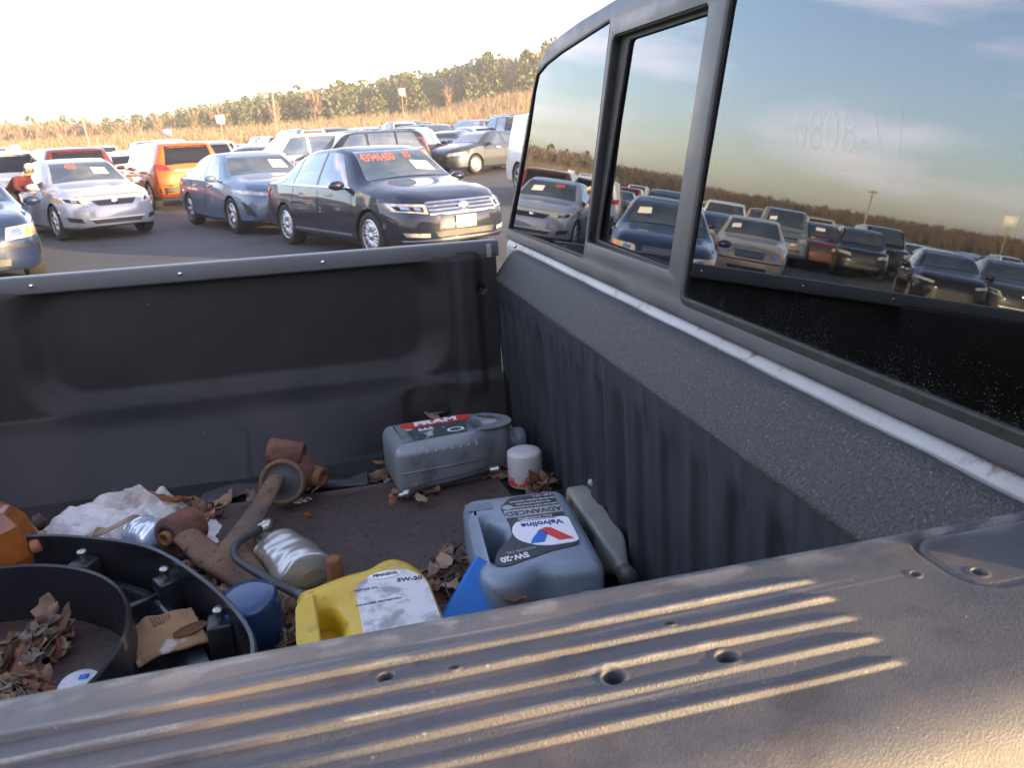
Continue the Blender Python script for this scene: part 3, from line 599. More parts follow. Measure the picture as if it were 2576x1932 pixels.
# ---- the rest of the lot: rows of parked cars, told apart by colour and place
DETAIL = ('lamp_bezel', 'lamp_lens', 'panel_gap', 'hood_line', 'grille_slat', 'window_trim', 'sill_trim', 'reflector', 'skid_plate', 'fog_pocket', 'fog_lamp', 'door_handle', 'tailgate_trim', 'sill_cladding', 'bumper_strip', 'bumper_trim', 'grille_bar', 'tailgate_handle')
def lot(kind, pm, az, r_, head, label, name='sedan', cat='car', group=None, far=False):
    x, y, z = at_az(az, r_); return kind.place(name, pm, x, y, head, label, cat, group, DETAIL if far else ())
lot(car_suv, maroon, -14.9, 24.5, 114, 'dark maroon crossover behind the silver sedan with its dark tailgate glass showing', 'crossover')
lot(car_suv, whitep, -18.3, 27, 114, 'white crossover beside the maroon crossover', 'crossover')
lot(car_round, whitep, -11.9, 31, 120, 'white sedan between the maroon and the orange crossover')
lot(car_cross, greyp, -7.2, 33, 114, 'grey crossover behind the orange crossover', 'crossover')
lot(car_sport, greyp, -3.9, 30.5, 196, 'grey sedan side-on behind the slate blue sedan')
lot(car_suv, whitep, -.6, 27.5, 196, 'white crossover side-on behind the slate blue sedan', 'crossover')
lot(car_cross, black, 3.3, 27, 194, 'black crossover with chrome window line behind the navy sedan', 'crossover')
lot(car_cross, black, 7.0, 30, 66, 'plain black crossover turned tail first beside the chrome trimmed one', 'crossover')
lot(car_sport, navy, 9.9, 35, 60, 'dark blue coupe with red taillights behind the damaged charcoal sedan')
e = lot(car_sport, charcoal, 12.1, 29.5, 214, 'charcoal sport sedan with a damaged bumper and sunlit golden side')
lot(car_big, whitep, 18.6, 19.0, -84, 'white sport utility half hidden by the truck cab', 'sport_utility')
# seen in the rear glass of the truck
e = lot(car_old, gold, -28.9, 20.5, -60, 'champagne sedan with flat hood mirrored in the rear glass beside the tall grey wagon')
on_shield(car_old, 'paper_slip', paper_m, ((.3, 1.18), (.52, 1.16), (.5, 1.26), (.3, 1.28)), e)
e = lot(car_big, greyp, -31.6, 31, -60, 'tall grey sport utility mirrored in the rear glass behind the champagne sedan', 'sport_utility')
on_shield(car_big, 'paper_slip', paper_m, ((.3, 1.5), (.55, 1.48), (.53, 1.6), (.3, 1.62)), e)
e = lot(car_cross, maroon, -33.9, 31.5, -60, 'maroon crossover with paper on its glass beside the tall grey wagon', 'crossover')
on_shield(car_cross, 'paper_slip', paper_m, ((-.2, 1.36), (.12, 1.36), (.12, 1.47), (-.2, 1.47)), e)
lot(car_slim, black, -41.5, 23, -56, 'black sedan with golden glints mirrored at the corner of the rear glass')
lot(car_round, charcoal, -45.2, 24, -56, 'charcoal sedan beside the black mirrored sedan')
lot(car_slim, teal, -26.6, 21.5, -62, 'steel blue sedan behind the champagne sedan')
lot(car_cross, bluep, -23.2, 20.5, -62, 'dark blue crossover behind the old blue sedan', 'crossover')
lot(car_pick, whitep, -27.6, 32, -62, 'white pickup behind the steel blue sedan', 'pickup')
lot(car_suv, black, -36.6, 31, -60, 'black crossover behind the mirrored black sedan', 'crossover')
kinds = [(car_round, 'sedan', 'sedan'), (car_suv, 'crossover', 'crossover'), (car_slim, 'sedan', 'sedan'), (car_big, 'sport_utility', 'large sport utility'), (car_cross, 'crossover', 'crossover'), (car_old, 'sedan', 'older sedan'), (car_pick, 'pickup', 'pickup'), (car_sport, 'sedan', 'low sport sedan')]
cols = [(whitep, 'white'), (black, 'black'), (silver, 'silver'), (teal, 'steel blue'), (greyp, 'grey'), (whitep, 'white'), (navy, 'navy'), (charcoal, 'charcoal'), (redp, 'red'), (tanp, 'tan')]
rr = random.Random(11); MIRN = ['first', 'second', 'third', 'last']
ROWN = ['second aisle', 'third aisle', 'fourth aisle', 'farthest aisle']
for ri, (r0, azs, step) in enumerate(((39, (-19, 26), 2.9), (48, (-19, 26), 2.4), (59, (-19, 26), 2.2), (68, (-19, 26), 1.9))):
    az = azs[0]+rr.random()
    while az < azs[1]:
        kd, nm, kn = rr.choice(kinds); pm, cn_ = rr.choice(cols)
        lot(kd, pm, az, r0+rr.uniform(-1.2, 1.2), rr.choice((114, 114, 294, 110)), f'{cn_} {kn} standing in the {ROWN[ri]} of the lot', nm, 'car', f'{cn_} {kn}s in the {ROWN[ri]}', True); az += step*rr.uniform(.92, 1.15)
for ri, (r0, azs, step) in enumerate(((37, (-54, -20), 3.6), (45, (-56, -20), 3.0), (54, (-58, -20), 2.6), (64, (-58, -20), 2.3))):
    az = azs[0]+rr.random()
    while az < azs[1]:
        kd, nm, kn = rr.choice(kinds); pm, cn_ = rr.choice(cols)
        lot(kd, pm, az, r0+rr.uniform(-1, 1), rr.choice((-62, -62, 118)), f'{cn_} {kn} mirrored in the rear glass in the {MIRN[ri]} row of cars', nm, 'car', f'mirrored {cn_} {kn}s {MIRN[ri]} aisle', True); az += step*rr.uniform(.95, 1.15)
# tall unseen van, added so its shadow ends on the near rail cap
q = Vector((-.36, -.098)) + Vector((.76, -.65))*2.9
car_van.place('added_shade_van', whitep, q.x-2.85+.03, q.y-1.0+.08, 180, 'white cargo van added out of view to shade the near rail cap', 'van')

# ---- the person by the silver sedan
def person():
    d = ray(58, 372); p = CAM + d*(17.4/d.y); z0 = 0
    bend = lambda q: Vector((q[0]+max(q[2]-.9, 0)*.30, q[1], q[2] if q[2] < .9 else .9+(q[2]-.9)*.72))
    e = empty('person', (p.x-.36, p.y, 0), R(-20), 'person in maroon sweatshirt, dark trousers and pale cap stooping between silver and blue sedans', 'person')
    J = {'pel': (0, 0, .90, .125), 'wst': (.06, 0, 1.03, .125), 'chs': (.17, 0, 1.20, .145), 'nck': (.26, 0, 1.34, .055), 'hd0': (.30, 0, 1.42, .075), 'hd1': (.335, 0, 1.50, .085),
         'sl': (.19, .18, 1.27, .07), 'el': (.27, .21, 1.06, .05), 'wl': (.45, .14, 1.0, .036), 'sr': (.19, -.18, 1.27, .07), 'er': (.25, -.22, 1.06, .05), 'wr': (.42, -.16, .98, .036),
         'hl': (-.01, .09, .86, .095), 'kl': (.05, .11, .47, .065), 'al': (0, .11, .09, .045), 'tl': (.14, .12, .045, .04), 'hr': (-.01, -.09, .86, .095), 'kr': (.0, -.11, .47, .065), 'ar': (-.08, -.11, .09, .045), 'tr': (.06, -.12, .045, .04)}
    E_ = [('pel', 'wst'), ('wst', 'chs'), ('chs', 'nck'), ('nck', 'hd0'), ('hd0', 'hd1'), ('chs', 'sl'), ('sl', 'el'), ('el', 'wl'), ('chs', 'sr'), ('sr', 'er'), ('er', 'wr'), ('pel', 'hl'), ('hl', 'kl'), ('kl', 'al'), ('al', 'tl'), ('pel', 'hr'), ('hr', 'kr'), ('kr', 'ar'), ('ar', 'tr')]
    names = list(J); J = {k: (*bend(v[:3]), v[3]) for k, v in J.items()}; vs = [Vector(J[k][:3]) for k in names]; rad = [J[k][3] for k in names]; es = [(names.index(a), names.index(b)) for a, b in E_]
    for w_, s in (('wl', 1), ('wr', -1)):           # hands: palm and five bent fingers
        b = Vector(J[w_][:3]); k = len(vs); vs.append(b+Vector((.06, -.01*s, -.015))); rad.append(.034); es.append((names.index(w_), k))
        for j, (dy, ln) in enumerate(((-.03, .07), (-.01, .08), (.01, .078), (.028, .062), (-.05, .05))):
            a = vs[k]+Vector((.035 if j < 4 else .0, dy*s, -.005)); c = a+Vector((ln*.5, dy*.3*s, -.008)); d_ = c+Vector((ln*.35, 0, -.03)); i0 = len(vs)
            vs += [a, c, d_]; rad += [.010, .009, .008]; es += [(k, i0), (i0, i0+1), (i0+1, i0+2)]
    me = bpy.data.meshes.new('body'); me.from_pydata(vs, es, []); o = obj('body', me); md = o.modifiers.new('skin', 'SKIN')
    for v, r_ in zip(me.skin_vertices[0].data, rad): v.radius = (r_, r_)
    me.skin_vertices[0].data[0].use_root = True; s2 = o.modifiers.new('sub', 'SUBSURF'); s2.levels = 2; s2.render_levels = 2
    m2 = to_mesh(o, 'body'); bpy.data.objects.remove(o)
    skin = mat('skin', (.45, .25, .17), .6); shirt = mat('maroon_cloth', (.085, .012, .02), .9, c2=(.06, .009, .015), nscale=12); jean = mat('dark_denim', (.02, .025, .035), .9); shoe = mat('shoe', (.03, .03, .03), .7)
    m2.materials.clear(); [m2.materials.append(x) for x in (skin, shirt, jean, shoe)]
    for p_ in m2.polygons:
        c = p_.center; p_.use_smooth = True
        p_.material_index = 3 if c.z < .10 else 2 if c.z < .92 and c.x < .24 else 0 if (c.z > 1.235 or c.x > .50) else 1
    bo = obj('body', m2, e); hd = bend((.335, 0, 1.50)); hx, hz = hd.x, hd.z
    c = MB(); c.lathe([(.0, .075), (.05, .068), (.085, .04), (.094, 0), (.09, -.015)], 18, M=Matrix.Translation((hx-.01, 0, hz+.045)) @ Matrix.Rotation(R(16), 4, 'Y')); c.box((hx+.105, 0, hz+.03), (.10, .13, .012), ry=R(18)); c.build('cap', mat('cap_cloth', (.72, .62, .45), .9), e)
    hr_ = MB(); hr_.lathe([(.088, 0), (.09, -.05), (.075, -.09), (.05, -.10)], 18, M=Matrix.Translation((hx-.035, 0, hz+.035))); hr_.build('hair', mat('hair', (.12, .08, .05), .8), e)
    fc = MB(); fc.lathe([(.0, .02), (.011, .008), (.016, -.012), (0, -.016)], 10, M=Matrix.Translation((hx+.09, 0, hz-.025))); fc.build('nose', skin, e)
    for s in (-1, 1):
        ey = MB(); ey.lathe([(0, .009), (.007, .005), (.009, 0), (0, -.009)], 10, M=Matrix.Translation((hx+.073, s*.032, hz+.002))); ey.build('eye', mat('eye', (.03, .02, .015), .3), e)
        er = MB(); er.lathe([(0, .028), (.012, .02), (.014, -.01), (0, -.025)], 10, M=Matrix.Translation((hx-.015, s*.09, hz-.01))); er.build('ear', skin, e)
    mo = MB(); mo.box((hx+.077, 0, hz-.065), (.012, .045, .010)); mo.build('mouth', mat('lips', (.35, .12, .10), .6), e)
person()

# ================================================================ the pickup truck that holds everything
TY = .75
truck = empty('pickup_truck', (0, TY, 0), 0, 'silver pickup truck with black lined bed full of oil jugs and scrap', 'pickup truck')
def tpart(o, parent=None):
    o.parent = parent or truck
    if parent is None: o.location = Vector(o.location) - Vector((0, TY, 0))
    return o
railcap = mat('rail_plastic', (.040, .044, .052), .42, c2=(.066, .066, .068), nscale=9, ndetail=8, ramp=(.42, .68), rough2=.6, bump=.32, bscale=1200, bdist=.0008, bvor=True, layer=((.13, .094, .07), 8, .46, .80), speck=(.30, .28, .25), speck_scale=300, speck_th=.73)
def rail_wear(m):
    """scuffs along the inner edge and on the rib crests, and long fine scratches"""
    t = m.node_tree; n = t.nodes; l = t.links; b = n['Principled BSDF']; src = b.inputs['Base Color'].links[0].from_socket; tcn = n.new('ShaderNodeTexCoord'); sp = n.new('ShaderNodeSeparateXYZ'); l.new(tcn.outputs['Object'], sp.inputs[0])
    def rng_(sock, a, b_, o0=0., o1=1.): r_ = n.new('ShaderNodeMapRange'); r_.inputs[1].default_value = a; r_.inputs[2].default_value = b_; r_.inputs[3].default_value = o0; r_.inputs[4].default_value = o1; l.new(sock, r_.inputs[0]); return r_.outputs[0]
    def nz(scale, st, det=6): mpn = n.new('ShaderNodeMapping'); mpn.inputs['Scale'].default_value = st; l.new(tcn.outputs['Object'], mpn.inputs[0]); q = n.new('ShaderNodeTexNoise'); q.inputs['Scale'].default_value = scale; q.inputs['Detail'].default_value = det; l.new(mpn.outputs[0], q.inputs['Vector']); return q.outputs['Fac']
    def mul(a, b_): q = n.new('ShaderNodeMath'); q.operation = 'MULTIPLY'; l.new(a, q.inputs[0]); l.new(b_, q.inputs[1]); return q.outputs[0]
    def mx_(f, base, c): q = n.new('ShaderNodeMix'); q.data_type = 'RGBA'; l.new(f, q.inputs[0]); l.new(base, q.inputs[6]); q.inputs[7].default_value = (*c, 1); return q.outputs[2]
    edge = mul(rng_(sp.outputs['Y'], -.020, .002, 0, 1), rng_(nz(70, (.5, 1, 1), 8), .50, .60)); cur = mx_(edge, src, (.21, .20, .185))
    crest = mul(rng_(sp.outputs['Z'], RZ+.0012, RZ+.0022), rng_(nz(60, (.35, 1, 1), 8), .47, .60)); cur = mx_(crest, cur, (.24, .225, .20))
    scr = rng_(nz(60, (.06, 2.6, 1), 4), .665, .70, 0, .6); cur = mx_(scr, cur, (.19, .18, .17)); fine = rng_(nz(700, (1, 1, 1), 3), .42, .62, 0, .6); cur = mx_(fine, cur, (.084, .086, .092))
    grime = rng_(nz(34, (.6, 1, 1), 10), .58, .72, 0, .55); cur = mx_(grime, cur, (.022, .020, .019)); l.new(cur, b.inputs['Base Color'])
rail_wear(railcap)
liner = mat('bed_liner', (.0115, .011, .0112), .55, c2=(.018, .017, .016), nscale=5, ndetail=8, rough2=.68, bump=.4, bscale=220, bdist=.0015, speck=(.16, .15, .14), speck_scale=85, speck_th=.755, layer=((.036, .031, .027), 4.5, .50, .8))
bulk_m = mat('bulkhead_plastic', (.019, .0225, .028), .46, c2=(.034, .038, .044), nscale=7, ndetail=7, stretch=(1, 6, .6), rough2=.62, bump=.3, bscale=400, bdist=.0006, speck=(.22, .2, .17), speck_scale=120, speck_th=.80)
spray = mat('spray_liner', (.024, .026, .029), .7, c2=(.072, .071, .068), nscale=330, ndetail=4, bump=.7, bscale=520, bdist=.002, bvor=True, speck=(.21, .19, .16), speck_scale=330, speck_th=.68)
strip_m = mat('rail_alloy', (.115, .12, .125), .45, .2, c2=(.09, .095, .10), nscale=4, stretch=(.3, 4, 4), speck=(.5, .5, .48), speck_scale=90, speck_th=.80)
whitebody = mat('truck_silver', (.34, .35, .36), .48, .1, coat=.15, c2=(.27, .265, .255), nscale=7, ndetail=8, layer=((.14, .09, .055), 30, .585, .68))
framem = mat('window_frame', (.050, .058, .068), .30, .25, c2=(.075, .082, .09), nscale=6, ndetail=7, rough2=.55, speck=(.33, .3, .27), speck_scale=130, speck_th=.78)
rubber = mat('window_rubber', (.01, .01, .011), .6, c2=(.03, .028, .026), nscale=30)
seatm = mat('seat_cloth', (.05, .045, .04), .9); headr = mat('headrest_tan', (.30, .24, .14), .8)

# near rail cap: ribs, stake-pocket cover and drilled holes are all in the surface
HOLES = [(a_, b_, c_*.82) for a_, b_, c_ in [(-.398, -.040, .0042), (-.366, -.044, .0034), (-.297, -.071, .0058), (-.241, -.074, .0060), (-.255, -.042, .0032), (-.110, -.041, .0030), (-.075, -.048, .0045), (-.50, -.09, .004)]]
xs = set(np.round(np.arange(-1.75, -.62, .02), 4)) | set(np.round(np.arange(-.62, .0301, .004), 4)) | {-.163+d for d in (-.007, -.005, -.003, -.002, -.001, 0, .001, .002, .003)}
ys = set(np.round(np.arange(0, -.1151, -.0012), 4))
for yk_ in (-.030, -.0475, -.0645, -.0815, -.098): ys |= set(np.round(np.arange(yk_-.0034, yk_+.0016, .0004), 5))
for hx, hy, hr in HOLES:
    xs |= set(np.round(np.arange(hx-hr-.003, hx+hr+.003, .0007), 5)); ys |= set(np.round(np.arange(hy-hr-.003, hy+hr+.003, .0007), 5))
for q in np.arange(-.098, .0, .0009): xs.add(round(float(q), 5))
xs = np.array(sorted(xs)); ys = np.array(sorted([y for y in ys if -.1152 <= y <= 0], reverse=True))
X, Y = np.meshgrid(xs, ys, indexing='ij'); Z = np.zeros_like(X)
sm = lambda a, b, x: (lambda t: t*t*(3-2*t))(np.clip((x-a)/(b-a), 0, 1))
for yk in (-.030, -.0475, -.0645, -.0815, -.098):
    q = Y-yk; wob = .0004*np.sin(X*37+yk*900)
    pr = np.where(q < 0, sm(-.0023, -.0002, q), 1-sm(.0006, .0062, q)); Z += (.0024+wob)*pr*(1-sm(-.172, -.161, X))
dx = np.abs(X+.018)-.072+.02; dy = np.abs(Y+.0335)-.0285+.02; dd = np.hypot(np.maximum(dx, 0), np.maximum(dy, 0))+np.minimum(np.maximum(dx, dy), 0)-.02
Z += -.0050*np.exp(-(dd/.0019)**2) - .0012*(1-sm(-.003, .0, dd))
Z += -.0035*sm(-.06, -.1152, Y) - .0015*sm(-.004, 0, Y)
for hx, hy, hr in HOLES:
    d = np.hypot(X-hx, Y-hy); Z += -.016*(1-sm(hr*.86, hr*1.02, d)) + .0007*np.exp(-((d-hr*1.25)/(hr*.25))**2)
Z += .0004*np.sin(X*21+1)*np.sin(Y*70)
nx, ny = X.shape; prof_in = [(.0045, -.075), (.0045, -.012), (.004, -.006), (.0025, -.0022)]
yo = -.115; zo = -.0035; prof_out = [(yo-.040*math.sin(a), zo-.048*(1-math.cos(a))) for a in np.linspace(.10, math.pi/2, 16)] + [(yo-.0405, zo-.075)]
rows = [np.stack([xs, np.full(nx, a), np.full(nx, b)], 1) for a, b in prof_in] + [np.stack([X[:, j], Y[:, j], Z[:, j]], 1) for j in range(ny)] + [np.stack([xs, np.full(nx, a), np.full(nx, b)], 1) for a, b in prof_out]
V = np.concatenate(rows); V[:, 2] += RZ; nr = len(rows)
F = [(j*nx+i, (j+1)*nx+i, (j+1)*nx+i+1, j*nx+i+1) for j in range(nr-1) for i in range(nx-1)]
near_rail = tpart(obj('rail_cap', new_mesh('rail_cap', V.tolist(), F, [railcap]))); near_rail['label'] = 'ribbed weathered plastic rail cap with drilled holes'
# far rail
pf = [(1.500, -.037), (1.498, -.034), (1.497, -.006), (1.499, -.001), (1.503, .0005), (1.54, -.001), (1.57, -.004), (1.60, -.014), (1.61, -.04), (1.611, -.11)]
mb = MB(); mb.grid(lambda u, v: (lambda q: (lerp(-1.75, .012, u), q[0], RZ+q[1]))(pf[int(round(v*(len(pf)-1)))]), 24, len(pf)-1)
fr_ = tpart(mb.build('rail_strip', strip_m, smooth=True, sharp=30)); fr_['label'] = 'flat grey metal rail strip with worn screws'
for px in (388, 1115, 1138, 60, 700):
    d = ray(px, 575 if px > 1000 else 588); q = CAM + d*((1.497-CAM.y)/d.y); m = MB(); m.lathe([(.0045, 0), (.004, .002), (0, .0028)], 12, M=Matrix.Translation((q.x, 1.497, RZ-.018)) @ Matrix.Rotation(R(90), 4, 'X')); m.build('screw', chrome, fr_)
m = MB(); m.box((-.012, 1.494, RZ-.022), (.012, .006, .032)); m.build('end_clip', whitebody, fr_, bevel=.002)
for o in fr_.children: pass
# far bed wall
def wall_y(x, z):
    dx = abs(x+.60)-.455+.11; dz = abs(z-1.13)-.155+.11; d = math.hypot(max(dx, 0), max(dz, 0))+min(max(dx, dz), 0)-.11
    D = .042*sstep(-.045, .03, d)
    if z > 1.25: D = lerp(D, .022, sstep(1.25, 1.28, z))
    low = max(0, .975-z)/.145; amp = lerp(.135, .02, sstep(-.5, -.10, x))
    D += amp*(low**.75)*.98 + .012*sstep(.975, .95, z)
    D += .02*sstep(-.75, -.55, x)*0
    D += .018*sstep(-.105, -.085, x)*sstep(.9, .95, z)*(1-sstep(-.055, -.03, x))*.5
    dd = math.hypot(x+.185, (z-.905)); D -= .010*(1-sstep(.045, .082, dd))
    D += .006*sstep(.93, .91, z)*(1-sstep(.02, .03, abs(x+.64)))
    if math.hypot(x+.038, z-1.178) < .009: D -= .02
    return 1.535-D
mb = MB(); zs = np.linspace(FZ-.004, RZ-.012, 96)
mb.grid(lambda u, v: (lambda x, z: (x, wall_y(x, z), z))(lerp(-1.75, .004, u), lerp(FZ-.004, RZ-.012, v)), 360, 96, flip=True)
wall_far = tpart(mb.build('bed_side', liner))
hk = MB(); hk.tube([(-.20, 1.50, .885), (-.20, 1.468, .884), (-.196, 1.458, .884), (-.15, 1.456, .886), (-.146, 1.466, .886), (-.146, 1.50, .886)], .0055, 8); tpart(hk.build('tie_down_hook', chrome if False else mat('hook_steel', (.09, .09, .095), .35, .8)))
# near bed wall (under the near rail), tailgate, floor
mb = MB(); mb.box((-.875, -.02, (FZ+RZ-.02)/2), (1.75, .03, RZ-.02-FZ)); mb.grid(lambda u, v: (lerp(-1.75, .03, u), -.148-.034*math.sin(min(v*4, 1)*math.pi/2), RZ-.062-.5*v), 6, 24, mi=1, flip=True); mb.box((-.875, 1.60, .95), (1.75, .02, .46), mi=1); tpart(mb.build('bed_shell', [liner, whitebody], smooth=False))
mb = MB(); mb.box((-1.775, .745, (FZ+RZ)/2-.005), (.05, 1.50, RZ-FZ+.02)); mb.box((-1.775, .745, RZ+.018), (.08, 1.53, .024), mi=1); tg = tpart(mb.build('tailgate', [liner, railcap], smooth=False, bevel=.006))
mb = MB(); mb.grid(lambda u, v: (lerp(-1.75, .02, u), lerp(-.01, 1.5, v), FZ + .006*(1 if (int(v*96) % 8) < 4 else 0)), 4, 96); tpart(mb.build('bed_floor', liner, smooth=False))
# bulkhead: corrugated lower panel and sprayed cap
def bx(y, z):
    ph = ((y+.03) % .086)/.086; rib = sstep(.06, .20, ph)*(1-sstep(.52, .66, ph)); fade = sstep(1.165, 1.12, z)
    return .0095*rib*fade + .0005*mnoise.noise(Vector((y*30, z*.8, 2)))*fade + (1.196-z)*.03
mb = MB(); mb.grid(lambda u, v: (lambda y, z: (bx(y, z)+.002*math.sin(y*5), y, z))(lerp(-.01, 1.505, u), lerp(FZ-.005, 1.194, v)), 420, 30, flip=True)
bh = tpart(mb.build('bulkhead', bulk_m)); 
pf = [(.006, 1.190), (.0, 1.193), (-.001, 1.198), (.010, 1.213), (.022, 1.229), (.034, 1.2445), (.041, 1.2525), (.048, 1.2575), (.056, 1.260), (.064, 1.2605), (.067, 1.256), (.069, 1.15)]
def cap(u, v):
    i = v*(len(pf)-1); k = min(int(i), len(pf)-2); t = i-k; y = lerp(-.01, 1.508, u); x = lerp(pf[k][0], pf[k+1][0], t); z = lerp(pf[k][1], pf[k+1][1], t)
    d = .0010*mnoise.noise(Vector((y*9, v*4, 3)))+.0004*mnoise.noise(Vector((y*60, v*30, 1))); return (x+d, y, z+d)
mb = MB(); mb.grid(cap, 260, 33, flip=True); tpart(mb.build('bulkhead_cap', spray))
sb = MB(); sb.lathe([(.007, 0), (.006, .004), (.003, .006), (0, .006)], 10, M=Matrix.Translation((.006, .83, .945)) @ Matrix.Rotation(R(-90), 4, 'Y')); tpart(sb.build('push_clip', whitebody))
# ---- cab
CT = R(6); CP = Vector((.082, 0, 1.285))
def plane_m(t, off=0.):
    n_ = Vector((-math.cos(t), 0, math.sin(t))); yl = Vector((math.sin(t), 0, math.cos(t))); xl = Vector((0, -1, 0)); o = CP + n_*off
    return Matrix(((xl.x, yl.x, n_.x, o.x), (xl.y, yl.y, n_.y, o.y), (xl.z, yl.z, n_.z, o.z), (0, 0, 0, 1)))
def px_on(x, y, t, off=0.):
    M = plane_m(t, off); n_ = M.col[2].to_3d(); o = M.translation; d = ray(x, y); h = CAM + d*((o-CAM).dot(n_)/d.dot(n_)); q = M.inverted() @ h; return (q.x, q.y)
def tmesh(name, me, M, parent=None):
    o = obj(name, me); o.matrix_world = M
    o.parent = truck
    o.matrix_parent_inverse = Matrix(); o.matrix_basis = Matrix.Translation((0, -TY, 0)) @ M
    return o
edge = [px_on(*p, CT) for p in ((1097, 508), (1112, 430), (1138, 290), (1158, 180), (1168, 140), (1186, 106), (1214, 76), (1256, 46), (1342, -6))]
cx_ = -.75
half = [(x-cx_, s) for x, s in edge]       # half outline around the cab's middle
half = [(abs(a), b) for a, b in half]
topz = half[-1][1]+.012
outl = [(-half[0][0], -.014)] + [(-a, b) for a, b in half] + [(0, topz)] + [(a, b) for a, b in half[::-1]] + [(half[0][0], -.014)]
outl = [(a+cx_, b) for a, b in outl]
p1_ = fillet([px_on(*p, CT) for p in ((1102, 494), (1120, 405), (1141, 290), (1156, 195), (1164, 160), (1182, 138), (1215, 112), (1325, 41), (1265, 556))], [.008, 0, 0, 0, 0, 0, 0, .012, .01])
sl = [px_on(*p, CT) for p in ((1272, 523), (1329, 78), (1539, 6), (1450, 584))]; sl_ = fillet(sl, [.008, .016, .010, .008])
a, b = px_on(1577, 0, CT), px_on(1476, 650, CT); c = px_on(2212, 952, CT)
sl3 = (b[1]-c[1])/(b[0]-c[0]); p3 = [b, (a[0]+.006, topz-.055), (.06, topz-.075), (.085, b[1]+.02+(.085-b[0])*sl3), (.06, b[1]+(.06-b[0])*sl3)]; p3_ = fillet(p3, [.02, .03, .04, .02, .01])
frame = tmesh('rear_window_frame', plate('rear_window_frame', outl, (p1_, sl_, p3_), .005, .0022, 2, [framem]), plane_m(CT))
def glass_mat():
    m = bpy.data.materials.new('tinted_glass'); m.use_nodes = True; t = m.node_tree; n = t.nodes; l = t.links; n.remove(n['Principled BSDF'])
    fr = n.new('ShaderNodeFresnel'); fr.inputs['IOR'].default_value = 2.2
    gl = n.new('ShaderNodeBsdfGlossy'); gl.inputs['Roughness'].default_value = .008; gl.inputs['Color'].default_value = (.84, .93, 1, 1)
    tr = n.new('ShaderNodeBsdfTransparent'); tr.inputs['Color'].default_value = (.16, .18, .16, 1)
    mx = n.new('ShaderNodeMixShader'); l.new(fr.outputs[0], mx.inputs[0]); l.new(tr.outputs[0], mx.inputs[1]); l.new(gl.outputs[0], mx.inputs[2])
    # dust: fine specks, thicker along the bottom edge of the pane
    tcn = n.new('ShaderNodeTexCoord'); sp = n.new('ShaderNodeSeparateXYZ'); l.new(tcn.outputs['Object'], sp.inputs[0])
    nz = n.new('ShaderNodeTexNoise'); nz.inputs['Scale'].default_value = 700; nz.inputs['Detail'].default_value = 2; l.new(tcn.outputs['Object'], nz.inputs['Vector'])
    mpn = n.new('ShaderNodeMapping'); mpn.inputs['Scale'].default_value = (1, .18, 1); l.new(tcn.outputs['Object'], mpn.inputs[0])
    n2 = n.new('ShaderNodeTexNoise'); n2.inputs['Scale'].default_value = 42; n2.inputs['Detail'].default_value = 5; l.new(mpn.outputs[0], n2.inputs['Vector'])
    low = n.new('ShaderNodeMapRange'); low.inputs[1].default_value = .12; low.inputs[2].default_value = .0; low.inputs[3].default_value = -.12; low.inputs[4].default_value = .03; l.new(sp.outputs['Y'], low.inputs[0])
    ad = n.new('ShaderNodeMath'); ad.operation = 'ADD'; l.new(nz.outputs['Fac'], ad.inputs[0]); l.new(low.outputs[0], ad.inputs[1])
    s2 = n.new('ShaderNodeMath'); s2.operation = 'MULTIPLY_ADD'; s2.inputs[1].default_value = .22; s2.inputs[2].default_value = -.11; l.new(n2.outputs['Fac'], s2.inputs[0])
    a2 = n.new('ShaderNodeMath'); a2.operation = 'ADD'; l.new(ad.outputs[0], a2.inputs[0]); l.new(s2.outputs[0], a2.inputs[1])
    th = n.new('ShaderNodeMapRange'); th.inputs[1].default_value = .65; th.inputs[2].default_value = .73; th.inputs[4].default_value = .6; l.new(a2.outputs[0], th.inputs[0])
    df = n.new('ShaderNodeBsdfDiffuse'); df.inputs['Color'].default_value = (.42, .40, .36, 1); m2 = n.new('ShaderNodeMixShader')
    l.new(th.outputs[0], m2.inputs[0]); l.new(mx.outputs[0], m2.inputs[1]); l.new(df.outputs[0], m2.inputs[2]); l.new(m2.outputs[0], n['Material Output'].inputs[0]); return m
glass = glass_mat()
def grow(poly, d):
    k = len(poly); A = sum(poly[i][0]*poly[(i+1) % k][1]-poly[(i+1) % k][0]*poly[i][1] for i in range(k)); s = 1 if A > 0 else -1; out = []
    for i in range(k):
        p, q = Vector(poly[i-1]), Vector(poly[(i+1) % k]); t = (q-p).normalized(); out.append((poly[i][0]+s*t.y*d, poly[i][1]-s*t.x*d))
    return out
for nm, poly, t, off in (('fixed_pane', p1_, R(5.6), -.003), ('sliding_pane', sl_, R(5.8), -.017), ('fixed_pane', p3_, R(6.2), .001)):
    last_pane = g = tmesh(nm, plate(nm, grow(poly, .022 if nm == 'sliding_pane' else .010), (), .0015, 0, 1, [glass]), plane_m(t, off))
mk = bpy.data.materials.new('ghost_marker'); mk.use_nodes = True; mk.node_tree.nodes['Principled BSDF'].inputs['Base Color'].default_value = (.75, .78, .8, 1); mk.node_tree.nodes['Principled BSDF'].inputs['Alpha'].default_value = .06  # ghost of the windshield writing, painted mirrored and faint onto the rear pane
qa = px_on(1835, 290, R(6.2), .001); wr_ = obj('ghost_writing', text_mesh('17-8080', .060, [mk], bold=-.0006, extrude=0, sx=-.9, shear=.25), last_pane, (qa[0], qa[1], .0022), (0, 0, R(-3)))
